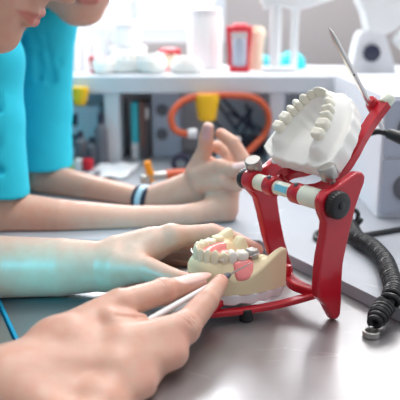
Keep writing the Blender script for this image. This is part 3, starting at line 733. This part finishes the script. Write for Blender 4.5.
# turquoise top: torso and two short wide sleeves
F = Field((-64, 64, -22), (-8, 122, 36), .3)
F.cap(s1, s2, 6.0, 5.6, 3); F.cap((-35, 91, 16), (-46, 91, -8), 9.2, 10.4, 3, flat=(0, 1, 0), fs=1.2)
F.cap((-30, 90, 21), (-33, 90, 6), 7.6, 7.2, 2)
Sa = Field((-42, 66, 2), (-14, 94, 34), .22)
Sa.cap(P(-18, 60, 81), P(-14, 120, 80), 4.6, 4.2, 1); Sa.cap(P(-14, 120, 79.4), P(-4, 212, 77.6), 4.2, 4.0, 1); Sa.cap(s1, P(-18, 60, 81), 5.5, 4.6, 1)
Sa.plane(P(14, 195, 77.4), V((-.15, 0, -1)), .3)
Sb = Field((-40, 82, 2), (-8, 114, 36), .22)
Sb.cap(P(48, 22, 100), P(44, 110, 98), 3.9, 3.7, 1); Sb.cap(P(44, 110, 98), P(46, 190, 94.2), 3.8, 3.8, 1); Sb.cap(s2, P(48, 22, 100), 5.2, 3.9, 1)
Sb.plane(P(45, 166, 96), V((.03, 0, -1)), .3)
rf = random.Random(5)
for G, c0_, c1_ in ((Sa, P(2, 90, 76.5), P(12, 180, 75.5)), (Sb, P(48, 40, 95.5), P(46, 155, 93.5))):
    for i in range(9):
        a = c0_.lerp(c1_, rf.random())+V((rf.uniform(-3, 3), rf.uniform(-1, 1), 0)); dd = V((rf.uniform(-2.5, 2.5), 0, rf.uniform(2, 6)))
        G.cap(a, a+dd, .32, .12, .8, op='sub')
F.cap(q(-1, -9), V((-25, 88, 19)), 5.6, 2.0, .5, op='sub')
for a, b in ((P(40, 35, 93), P(26, 110, 86)), (P(33, 60, 90), P(20, 140, 84)), (P(28, 40, 88), P(20, 90, 84))): F.cap(a, b, .9, .5, 1.2, op='sub')
mesh_of('turquoise_top', [F, Sa, Sb], 'shirt', p2)
# wrist bands
def band(c, ax, r, w, m, sy=1.0):
    bm = B(); ax = V(ax).normalized(); x, y, z = basis(ax); pts = [V(c)+x*math.cos(t)*r+y*math.sin(t)*r for t in np.linspace(0, 2*PI, 33)]
    rs = []
    for i in range(32):
        t = 2*PI*i/32; d = x*math.cos(t)+y*math.sin(t)
        rs.append([bm.verts.new(V(c)+d*(r+a)+z*b) for a, b in ((0, -w/2), (.22, -w/2), (.26, 0), (.22, w/2), (0, w/2))])
    for i in range(32):
        a, b = rs[i], rs[(i+1) % 32]
        for j in range(5): bm.faces.new((a[j], a[(j+1) % 5], b[(j+1) % 5], b[j]))
    return bm
wax = (P(100, 191, 89.8)-w2).normalized()
wc = w2 - wax*.6
obj('wrist_band', band(wc, wax, 1.66, .6, None), 'band', p2, smooth=True)
obj('wrist_band', band(wc+wax*.72, wax, 1.72, .8, None), 'lblue', p2, smooth=True)
obj('wrist_band', band(wc+wax*1.42, wax, 1.74, .5, None), 'band', p2, smooth=True)

# ================================================================== CORD AND CABLE
def cord(name, label, cat, pts, r, m='rubber', sm=10, n=10):
    bm = B(); tube(bm, pts, r, n, sm); return tag(obj(name, bm, m, smooth=True), label, cat)
path = [PZ(350, 226, 2.2), PZ(357, 238, 2.2), PZ(371, 246, 2.2), PZ(384, 260, 2.2), PZ(390, 275, 2.2), PZ(394, 288, 2.2), PZ(391, 299, 2.1), PZ(385, 306, 1.6), PZ(374, 323, 1.05)]
cp = catmull(path, 30); Ls = [0]
for a, b in zip(cp, cp[1:]): Ls.append(Ls[-1]+(b-a).length)
pts = []; TL = Ls[-1]; nt_ = 560
x = None
for i in range(nt_):
    s_ = TL*i/(nt_-1); j = max(1, min(len(cp)-1, int(np.searchsorted(Ls, s_)))); f_ = (s_-Ls[j-1])/max(1e-6, Ls[j]-Ls[j-1]); c = cp[j-1].lerp(cp[j], f_); t_ = (cp[j]-cp[j-1]).normalized()
    x = basis(t_)[0] if x is None else (x-t_*x.dot(t_)).normalized(); y = t_.cross(x)
    end = min(1, (TL-s_)/1.0); ph = s_/.44*2*PI*1.0
    pts.append(c + (x*math.cos(ph)+y*math.sin(ph))*(.68*(.55+.45*end)))
cc = thing('coiled_cord', 'thick black coiled cord lying across the worktop edge at the right', 'cord', tuple(path[4]))
bm = B(); tube(bm, pts, .225, 8, 2); obj('coil', bm, 'rubber', cc, smooth=True)
bm = B(); tube(bm, path[:-1]+[path[-1].lerp(path[-2], .2)], .5, 10, 6); obj('cord_core', bm, 'black', cc, smooth=True)
cord('cable', 'thin black cable looping round behind the red post on the pale worktop', 'cable',
     [PZ(420, 226, 1.5), PZ(395, 230, 1.5), PZ(372, 234, 1.5), PZ(352, 237, 1.6), PZ(336, 239.5, 1.5), PZ(324, 241, 1.5), PZ(316, 238, 1.5), PZ(317, 233, 1.5), PZ(326, 230.5, 1.5), PZ(340, 230, 1.6), PZ(354, 229, 1.9)], .30)
cord('cable', 'short upright black cable loop tied above the coiled cord', 'cable',
     [PZ(352, 232, 1.8), P(351, 222, 74), P(350, 214, 74.2), P(354, 210, 74.4), P(358, 214, 74.6), P(357, 222, 74.4), P(361, 220, 74), P(356, 226, 73.8), PZ(350, 234, 1.8)], .27)
cc2 = thing('power_lead', 'glossy black lead arching behind the white cast to a plug at the right', 'cable', tuple(P(400, 138, 70)))
bm = B(); tube(bm, [P(389, 134, 71), P(378, 131.5, 71), P(366, 135, 71.5), P(356, 144, 72), P(349, 158, 73), P(343, 174, 74), P(340, 190, 75), P(343, 208, 76), PZ(350, 220, 1.7)], .33, 12, 10); obj('lead', bm, 'black', cc2, smooth=True)
bm = B(); cyl(bm, P(388, 133.5, 71), P(412, 142, 69), .55, 20, .1, .75); obj('plug', bm, 'black', cc2, smooth=True)
bm = B(); c = PZ(371, 333, .3); n_ = 40
rs = []
for i in range(n_):
    t = 2*PI*i/n_; d = V((math.cos(t), math.sin(t), 0)); rs.append([bm.verts.new(V(c)+d*(.55+a)+ZU*b) for a, b in ((-.12, -.28), (.12, -.28), (.14, .22), (-.1, .22))])
for i in range(n_):
    a, b = rs[i], rs[(i+1) % n_]
    for j in range(4): bm.faces.new((a[j], a[(j+1) % 4], b[(j+1) % 4], b[j]))
tag(obj('metal_ring', bm, 'alu', smooth=True, bevel=.05), 'small metal ring on the steel plate below the coiled cord', 'ring')

# ================================================================== ON AND UNDER THE SHELF
def sx(px, Y, z): return P(px, 100, Y).x
def bot(name, label, cat, px, Y, prof, m, parts=(), group=None, z=SZ1, n=24):
    """turned thing on the shelf. prof in cm; parts: (name, profile, material)"""
    x = (px-200)/FPX*(Y*math.cos(PITCH)+(CH-z)*math.sin(PITCH))
    if not parts:
        bm = B(); lathe(bm, (x, Y, z), (0, 0, 1), prof, n); return tag(obj(name, bm, m, smooth=True), label, cat, group)
    r = thing(name, label, cat, (x, Y, z), group); bm = B(); lathe(bm, (x, Y, z), (0, 0, 1), prof, n); obj('body', bm, m, r, smooth=True)
    for nm, pf, mm_ in parts:
        bm = B(); lathe(bm, (x, Y, z), (0, 0, 1), pf, n); obj(nm, bm, mm_, r, smooth=True)
    return r
bot('squeeze_bottle', 'tall white squeeze bottle at the left end of the shelf', 'bottle', 72, 121, [(0, 1.2), (.2, 1.4), (6.5, 1.4), (7.5, .7)], 'white2', [('nozzle', [(7.4, .6), (8, .45), (10.5, .15)], 'white')])
bot('squeeze_bottle', 'white bottle with rounded shoulders, second from the shelf\'s left end', 'bottle', 84, 123, [(0, 1.1), (.2, 1.3), (4.8, 1.3), (6.0, .8)], 'white', [('cap', [(5.9, .8), (7.0, .7)], 'white2')])
bot('jar', 'white jar standing behind the small red articulator', 'jar', 103, 127, [(0, 1.5), (.2, 1.7), (5.6, 1.7), (6.4, 1.3)], 'white2', [('lid', [(6.3, 1.5), (7.4, 1.5), (7.6, 1.2)], 'white')])
# white tub on a white block
x = sx(128, 126, 18); t = thing('storage_box', 'low white box under the rounded tub on the shelf', 'box', (x, 127, SZ1)); bm = B(); box(bm, (x-3.0, 124.5, SZ1), (x+3.2, 130, SZ1+3.6)); obj('case', bm, 'white2', t, bevel=.4, seg=3); bm = B(); box(bm, (x-3.1, 124.4, SZ1+3.0), (x+3.3, 130.1, SZ1+3.75)); obj('lid', bm, 'white', t, bevel=.2)
t = thing('tub', 'rounded white tub standing on the low white box', 'tub', (x, 127, SZ1+3.75)); bm = B(); lathe(bm, (x, 127, SZ1+3.75), (0, 0, 1), [(0, 2.0), (.4, 2.4), (3.4, 2.4), (3.6, 2.2)], 28); obj('body', bm, 'white', t, smooth=True); bm = B(); lathe(bm, (x, 127, SZ1+7.3), (0, 0, 1), [(0, 2.5), (.7, 2.5), (.9, 2.1)], 28); obj('lid', bm, 'white', t, smooth=True)
def small_cast(x, y, z, s, label, m='plaster', rz=0, nm='dental_cast'):
    r = thing(nm, label, 'dental cast', (x, y, z))
    f = Field((-4, -4, -.2), (4, 4, 4.5), .16); f.cap((-1.2, 0, 1), (1.2, 0, 1), 2.0, 2.3, .5, flat=(0, 0, 1), fs=.6)
    f.ell((0, 0, 2.0), (2.7, 2.5, 1.0), .6); f.ell((.6, 0, 2.9), (1.9, 1.3, .9), .3, op='sub')
    for t in np.linspace(-1.9, 1.9, 9): f.ell((-2.1*math.cos(t)+.3, 2.0*math.sin(t), 2.85), (.42, .42, .5), .12)
    f.plane((0, 0, .02), (0, 0, -1))
    p, q_ = f.mesh(); c_, s_ = math.cos(rz), math.sin(rz); p = p*s; p = np.stack([p[:, 0]*c_-p[:, 1]*s_, p[:, 0]*s_+p[:, 1]*c_, p[:, 2]], 1)
    me = bpy.data.meshes.new('model'); me.from_pydata([tuple(v*S) for v in p], [], [tuple(int(i) for i in a) for a in q_]); me.validate()
    link('model', me, m, r); return r
def small_art(px, Y, s, label, castm, tall=False, group=None):
    x = (px-200)/FPX*(Y*.966+2.3); z = SZ1; r = thing('dental_articulator', label, 'articulator', (x, Y, z), group)
    bm = B(); prism(bm, [V((x-1.7*s, Y, z)), V((x+1.7*s, Y, z)), V((x+1.5*s, Y, z+.9*s)), V((x-1.5*s, Y, z+.9*s))], (0, 1, 0), 4*s); obj('base', bm, 'redp', r, bevel=.15)
    H = (7.5 if tall else 4.2)*s
    for d in (-1, 1):
        bm = B(); barpath(bm, [(x+d*1.45*s, Y+.6*s, z+.6*s), (x+d*1.6*s, Y+.8*s, z+H*.5), (x+d*1.9*s, Y+.6*s, z+H)], .75*s, .8*s, V((0, 1, 0))); obj('side_post', bm, 'redp', r, bevel=.12)
    bm = B(); cyl(bm, (x-2.1*s, Y+.6*s, z+H*.93), (x+2.1*s, Y+.6*s, z+H*.93), .5*s); obj('hinge_bar', bm, 'redp', r, smooth=True)
    bm = B(); barpath(bm, [(x, Y+.4*s, z+H*.93), (x, Y-.8*s, z+H*1.02), (x, Y-2.4*s, z+H*.98)], 2.4*s, .6*s, ZU); obj('upper_frame', bm, 'redp', r, bevel=.12)
    bm = B(); lathe(bm, (x, Y-.8*s, z+.9*s), (0, 0, 1), [(0, 1.1*s), (.2*s, 1.25*s), (H*.55, 1.2*s), (H*.62, .9*s)], 20); obj('plaster_block', bm, castm, r, smooth=True)
    return r
small_art(97, 117.5, .62, 'small red articulator with white plaster at the left of the shelf', 'plaster')
small_cast(sx(108, 117, 17), 116.2, SZ1, .85, 'white plaster cast beside the small red articulator on the shelf', rz=1.2)
small_cast(sx(128, 118, 17), 117.5, SZ1, 1.05, 'white plaster cast in front of the low white box', rz=.5)
small_cast(sx(152, 118, 17), 117, SZ1, 1.0, 'white plaster cast at the middle of the shelf\'s left half', rz=2.2)
small_art(170, 122, .85, 'red topped articulator between the white casts and the canister', 'beige')
small_cast(sx(186, 118, 17), 116.8, SZ1, .85, 'small white plaster cast at the foot of the tall canister', rz=.2)
bot('canister', 'tall white canister with a lid in front of the window', 'canister', 205, 127, [(0, 2.9), (.3, 3.1), (8.6, 3.1), (9.2, 2.8)], 'white', [('lid', [(9.1, 2.9), (10.3, 2.9), (10.5, 2.5)], 'white2')])
small_art(239, 121, 1.0, 'tall red articulator with a plaster block beside the grey window post', 'bluegrey', True)
bot('stone_model', 'beige stone model on a stand behind the tall red articulator', 'model', 256, 125, [(0, 1.6), (.5, 1.7), (2.5, 1.1), (5, 1.3), (6.4, 1.6), (7.4, 1.0)], 'beige')
bot('bowl', 'teal mixing bowl upside down behind the white surveyor\'s left side', 'bowl', 263, 126, [(0, 2.2), (.3, 2.2), (1.6, 1.8), (2.4, .8)], 'teal')
bot('bowl', 'larger teal mixing bowl upside down right of the white surveyor', 'bowl', 291, 127, [(0, 2.7), (.3, 2.7), (2.0, 2.3), (3.0, 1.0)], 'teal')
# white surveyor with two columns
Y = 120; X = sx(281, Y, 18); t = thing('surveyor', 'white bench instrument with two upright columns at the middle of the shelf', 'instrument', (X, Y, SZ1))
bm = B(); box(bm, (X-3.4, Y-1.8, SZ1), (X+2.4, Y+2.2, SZ1+.9)); obj('base', bm, 'white', t, bevel=.25)
for dx, r_ in ((-1.2, .95), (2.0, .6)): bm = B(); cyl(bm, (X+dx, Y+.4, SZ1+.5), (X+dx, Y+.4, SZ1+15), r_, 20); obj('column', bm, 'white', t, smooth=True)
bm = B(); barpath(bm, [(X-3.6, Y, SZ1+11), (X-1, Y, SZ1+12), (X+2.3, Y+.2, SZ1+11.2), (X+8, Y+.6, SZ1+12.8)], 2.0, 1.7, V((0, 1, 0))); obj('arm', bm, 'white', t, bevel=.2)
# white microscope at the right with a dark focus knob
Y = 116; X = sx(372, Y, 18); t = thing('microscope', 'white microscope with a dark round knob at the right end of the shelf', 'microscope', (X, Y, SZ1))
def q2(px, py): return P(px, py, Y-1)
bm = B(); prism(bm, [P(a, b, Y) for a, b in ((346, 77), (350, 62), (356, 36), (360, 30), (381, 30), (386, 45), (390, 60), (394, 77))], (0, 1, 0), 4.2); obj('stand', bm, 'white2', t, bevel=.3, seg=3)
for v in t.children[0].data.vertices: v.co.z = max(v.co.z, 0)
bm = B(); prism(bm, [P(a, b, Y) for a, b in ((357, -22), (356, 0), (362, 12), (366, 32), (384, 34), (392, 30), (402, 22), (430, 8), (436, -8), (410, -30), (380, -34))], (0, 1, 0), 4.8); obj('head', bm, 'white', t, bevel=.5, seg=3)
bm = B(); k0 = P(371, 53, Y-2.1); cyl(bm, k0, k0+V((0, -1.0, 0)), 1.35, 30, .15); obj('focus_knob', bm, 'navy', t, smooth=True)
bm = B(); a = P(393, 10, Y-2.4); cyl(bm, a, a+V((0, -.5, 0)), .55, 16); cyl(bm, P(398, 34, Y-2.2), P(425, 62, Y-2.0), 1.4, 20); obj('eyepiece', bm, 'white', t, smooth=True)

# under the shelf
def yz(px, py, Y): return P(px, py, Y)
Yc = 110.8
for px, wpx, y0, y1, lab in ((207, 24, 94, 121, 'yellow rubber cup hanging under the shelf by the orange hose'), (80, 17, 87, 105, 'small yellow rubber cup hanging at the shelf\'s left part')):
    a = P(px, y0, Yc); b = P(px, y1, Yc); w = wpx/FPX*(Yc*.966+3); r = thing('cup', lab, 'cup', tuple(a))
    bm = B(); lathe(bm, b, a-b, [(0, w*.28), (.3, w*.38), (1.5*w/3.4, w*.44), ((a-b).length*.8, w*.51), ((a-b).length, w*.5)], 28); obj('body', bm, 'yellow', r, smooth=True)
    bm = B(); cyl(bm, (a.x, a.y+.4, a.z-.3), (a.x, a.y+2.2, SZ0+.05), .35); obj('hook', bm, 'alu', r, smooth=True)
# orange hose, a big loop
hose = [P(166, 131, 106), P(172, 133, 106), P(184, 132, 108)]
loop = [P(a, b, c) for a, b, c in ((197, 133, 107), (186, 134, 107), (175, 130, 107.5), (171, 118, 108), (177, 106, 109), (190, 98, 110), (210, 95.5, 110.8), (235, 95.5, 111), (254, 98, 111), (266, 108, 111), (269, 122, 111), (264, 135, 111), (255, 145, 110), (245, 155, 109), (235, 166, 107), (222, 176, 104))]
h_ = thing('hose', 'orange rubber hose looped under the shelf', 'hose', tuple(loop[6])); bm = B(); tube(bm, loop, .52, 12, 8); obj('tubing', bm, 'orange', h_, smooth=True)
bm = B(); cyl(bm, loop[0], loop[1].lerp(loop[0], .2), .75); obj('fitting', bm, 'white2', h_, smooth=True)
# gas tap with orange handle and its hose, on the worktop
g0 = PZ(146, 190, RW); Yg = g0.y
t = thing('gas_tap', 'gas tap with orange handle on the worktop behind the wrist band', 'tap', tuple(g0))
bm = B(); cyl(bm, g0, P(146, 175, Yg), .8); obj('stem', bm, 'alu', t, smooth=True)
bm = B(); barpath(bm, [P(147, 161, Yg), P(149, 170, Yg), P(152, 176, Yg)], .95, .9, V((0, 1, 0))); barpath(bm, [P(156, 176, Yg), P(149, 180, Yg), P(142, 188, Yg)], 1.0, 1.0, V((0, 1, 0))); obj('handle', bm, 'orangek', t, bevel=.15)
bm = B(); cyl(bm, P(152, 177, Yg), P(168, 175, Yg+.3), .62); obj('nozzle', bm, 'alu', t, smooth=True)
bm = B(); tube(bm, [P(166, 175, Yg+.3), P(178, 174, Yg+.8), P(192, 174, Yg+1.5), P(215, 178, Yg+3)], .72, 12, 6); obj('hose', bm, 'orange', t, smooth=True)
# black ring (tape) standing, grey box, teal + brown boxes
c = PZ(181, 176, RW); c.y += 2; cz = P(181, 164, c.y); t = thing('tape_roll', 'black roll standing on the worktop behind the gas tap', 'roll', (c.x, c.y, RW))
bm = B(); rs = []
cz.z = RW+1.55
for i in range(32):
    a_ = 2*PI*i/32; d = V((math.cos(a_), 0, math.sin(a_))); rs.append([bm.verts.new(cz+d*rr+V((0, yy, 0))) for rr, yy in ((.8, -.7), (1.5, -.7), (1.5, .7), (.8, .7))])
for i in range(32):
    a, b = rs[i], rs[(i+1) % 32]
    for j in range(4): bm.faces.new((a[j], a[(j+1) % 4], b[(j+1) % 4], b[j]))
obj('tape', bm, 'navy', t, smooth=True)
def boxthing(name, label, cat, px0, px1, Y, z1, d, m, z0=RW, face=None, group=None):
    x0, x1 = P(px0, 120, Y).x, P(px1, 120, Y).x; r = thing(name, label, cat, ((x0+x1)/2, Y+d/2, z0), group)
    bm = B(); box(bm, (x0, Y, z0), (x1, Y+d, z1)); obj('case', bm, m, r, bevel=.12)
    if face:
        for (u0, v0, u1, v1, mm_, nm) in face:
            bm = B(); box(bm, (x0+(x1-x0)*u0, Y-.25, z0+(z1-z0)*v0), (x0+(x1-x0)*u1, Y+.05, z0+(z1-z0)*v1)); obj(nm, bm, mm_, r, bevel=.06)
    return r
boxthing('box', 'narrow turquoise box standing under the shelf', 'box', 131, 138, 116, 10.6, 4, 'teal', face=[(.0, .0, 1, .28, 'white2', 'label_strip')])
boxthing('box', 'narrow brown box standing right of the turquoise box', 'box', 139, 144.5, 116, 10.8, 4, 'brown', face=[(.1, .05, .9, .2, 'grey', 'label_strip')])
boxthing('box', 'dark violet grey box standing right of the brown box', 'box', 145, 149.5, 117, 10.6, 4, 'grey', face=[(.1, .7, .9, .9, 'white2', 'label_strip')])
# wall socket panel
t = boxthing('power_supply', 'blue grey unit with round sockets under the shelf, left of the yellow cup', 'power unit', 152, 181, 117.5, 12.3, 6, 'bluegrey')
for py in (110, 134):
    c = P(162, py, 117.4); bm = B(); cyl(bm, c, c+V((0, -.3, 0)), 1.0, 24); obj('socket', bm, 'grey', t, smooth=True)
# dark tools rack inside the loop
t = thing('hand_tools', 'rack of dark pliers standing inside the orange hose loop', 'tool rack', tuple(PZ(238, 150, RW)))
Yt = 119
def blk(lo, hi, m, nm, **k): bm = B(); box(bm, lo, hi); obj(nm, bm, m, t, bevel=.1)
a = P(213, 143, Yt); b = P(262, 125, Yt); blk((a.x, Yt, RW), (b.x, Yt+3, P(230, 138, Yt).z), 'navy', 'holder')
for (x0, y0, x1, y1) in ((214, 98, 238, 132), (222, 98, 250, 128), (236, 128, 252, 108), (246, 104, 254, 132), (212, 118, 232, 140), (252, 108, 242, 136), (228, 112, 262, 130)):
    bm = B(); cyl(bm, P(x0, y0, Yt-.5), P(x1, y1, Yt-.3), .28, 10); obj('plier_arm', bm, 'navy', t, smooth=True)
bot('beaker', 'white beaker on the worktop under the orange hose loop', 'beaker', 228, 108, [(0, 1.6), (.2, 1.8), (4.6, 1.9), (4.7, 1.7)], 'white2', [('rim', [(4.6, 1.95), (4.9, 1.95)], 'white')], z=RW)
# clutter at the left
t = boxthing('power_supply', 'grey unit with dark knobs below the small yellow cup', 'power unit', 68, 100, 118, 9.8, 5, 'panel', face=[(.05, .62, .3, .86, 'navy', 'switch'), (.45, .1, .62, .8, 'white2', 'panel'), (.05, .2, .35, .45, 'grey', 'panel')])
for px, h, lab in ((82, 5.6, 'leftmost dark grey bottle in front of the grey unit'), (93, 4.6, 'shortest dark grey bottle, the middle one, in front of the grey unit'), (102, 8.4, 'tallest dark grey bottle beside the white divider')):
    bot('bottle', lab, 'bottle', px, 110.5, [(0, .9), (.2, 1.05), (h*.7, 1.05), (h*.82, .4)], 'grey', [('cap', [(h*.8, .45), (h, .45)], 'navy')], z=RW, group='dark bottles under the shelf')
for px, m, cn, lab in ((71, 'lime', 'lime green', 'left'), (78, 'white', 'white', 'middle'), (88, 'redp', 'red', 'right')):
    p_ = PZ(px, 170, RW); bot('paint_pot', f'small {cn} pot, {lab} one of three on the worktop', 'pot', px, p_.y, [(0, .7), (.1, .85), (1.3, .85), (1.4, .7)], m, [('lid', [(1.35, .9), (1.7, .9)], m)], z=RW, group='colour pots on the worktop')
p_ = PZ(82, 178, RW); t = thing('palette', 'grey mixing palette on the worktop behind the forearm', 'palette', tuple(p_)); bm = B(); box(bm, (p_.x-2.2, p_.y-2, RW), (p_.x+2.6, p_.y+2, RW+.7)); obj('tray', bm, 'grey', t, bevel=.2); bm = B()
for dx in (-1.2, .1, 1.4): cyl(bm, (p_.x+dx, p_.y, RW+.6), (p_.x+dx, p_.y, RW+.78), .5)
obj('well', bm, 'white', t, smooth=True)
p_ = PZ(108, 172, RW); t = thing('folded_cloth', 'pale cloth lying flat on the worktop beside the colour pots', 'cloth', tuple(p_)); bm = B()
bm2 = bm; n_ = 10; vv = [[bm.verts.new((p_.x-3+6.5*i/n_+j*.1, p_.y-5+10*j/n_, RW+.25+.18*math.sin(i*1.3+j*.7))) for j in range(n_+1)] for i in range(n_+1)]
for i in range(n_):
    for j in range(n_): bm.faces.new((vv[i][j], vv[i+1][j], vv[i+1][j+1], vv[i][j+1]))
o = obj('cloth', bm, 'white2', t, smooth=True); md = o.modifiers.new('thick', 'SOLIDIFY'); md.thickness = .0015
c = P(64, 112, 118); 
# drawer cabinet at the right, standing on the worktop
c0 = PZ(376, 218, RW); x0 = c0.x; Y0 = c0.y
t = thing('drawer_cabinet', 'blue grey drawer cabinet standing on the worktop at the right edge', 'cabinet', (x0+9, Y0+10, RW))
zt = P(376, 96, Y0).z
bm = B(); box(bm, (x0, Y0, RW), (x0+18, 111, zt)); obj('cabinet_body', bm, 'panel', t, bevel=.1)
zm = P(376, 158, Y0).z
for z0, z1 in ((RW+.5, zm-.15), (zm+.15, zt-.4)):
    bm = B(); box(bm, (x0+.35, Y0-.35, z0), (x0+17.6, Y0+.1, z1)); d_ = obj('drawer', bm, 'bluegrey', t, bevel=.12)
    bm = B(); cc_ = V((x0+3.4, Y0-.35, (z0+z1)/2)); cyl(bm, cc_, cc_+V((0, -.3, 0)), 1.7, 32); o = obj('handle', bm, 'grey', t, smooth=True); o.parent = d_

# ================================================================== LIGHT, SKY, CAMERA
w = bpy.data.worlds.new('World'); bpy.context.scene.world = w; w.use_nodes = True
nt = w.node_tree; bg = nt.nodes['Background']; bg.inputs['Color'].default_value = (.93, .96, 1, 1); bg.inputs['Strength'].default_value = 1.0
tc = nt.nodes.new('ShaderNodeTexCoord'); vm = nt.nodes.new('ShaderNodeVectorMath'); vm.operation = 'DOT_PRODUCT'; vm.inputs[1].default_value = (.25, .78, .57)
nt.links.new(tc.outputs['Generated'], vm.inputs[0]); mr = nt.nodes.new('ShaderNodeMapRange'); mr.interpolation_type = 'SMOOTHSTEP'
mr.inputs[1].default_value = -.5; mr.inputs[2].default_value = .95; mr.inputs[3].default_value = .36; mr.inputs[4].default_value = 1.25
nt.links.new(vm.outputs['Value'], mr.inputs[0]); nt.links.new(mr.outputs[0], bg.inputs['Strength'])
def area(name, loc, to, sz, e, col=(1, 1, 1), sy=None):
    l = bpy.data.lights.new(name, 'AREA'); l.energy = e; l.size = sz*S; l.color = col
    if sy: l.shape = 'RECTANGLE'; l.size_y = sy*S
    o = bpy.data.objects.new(name, l); C.objects.link(o); o.location = V(loc)*S; d = V(to)-V(loc); o.rotation_euler = d.to_track_quat('-Z', 'Y').to_euler(); return o
area('overhead_area_light', (30, 110, 160), (5, 60, 5), 90, 16, (1, .98, .95))  # area light added overhead, stands for no known fitting
area('window_daylight', (54, WY-2, 70), (10, 45, 0), 52, 5, (1, .98, .96), 46)  # area light at the added, unseen window: plate reflection and rim light
area('window_daylight', (-15, WY-3, 48), (0, 60, 5), 60, 7, (.95, .98, 1), 45)
l = bpy.data.lights.new('turquoise_tint_spot', 'SPOT'); l.energy = 4.2; l.color = (.0, .62, .85); l.spot_size = math.radians(40); l.spot_blend = .7; l.shadow_soft_size = .03  # added spot, no real lamp: tints the forearm and cast turquoise
o = bpy.data.objects.new('turquoise_tint_spot', l); C.objects.link(o); lp_ = V((-23, 37, 15)); o.location = lp_*S; d = V((-9.5, 59.5, 3.6))-lp_; o.rotation_euler = d.to_track_quat('-Z', 'Y').to_euler()
cam = bpy.data.cameras.new('Camera'); co = bpy.data.objects.new('Camera', cam); C.objects.link(co)
co.location = CAM*S; co.rotation_euler = (PI/2-PITCH, 0, 0); cam.sensor_width = 36; cam.lens = 36*FPX/400; cam.clip_start = .02
cam.dof.use_dof = True; cam.dof.focus_distance = .60; cam.dof.aperture_fstop = 6.3
sc = bpy.context.scene; sc.camera = co
sc.view_settings.view_transform = 'Standard'; sc.view_settings.look = 'None'; sc.view_settings.gamma = 1; sc.view_settings.exposure = .26; sc.view_settings.use_curve_mapping = False
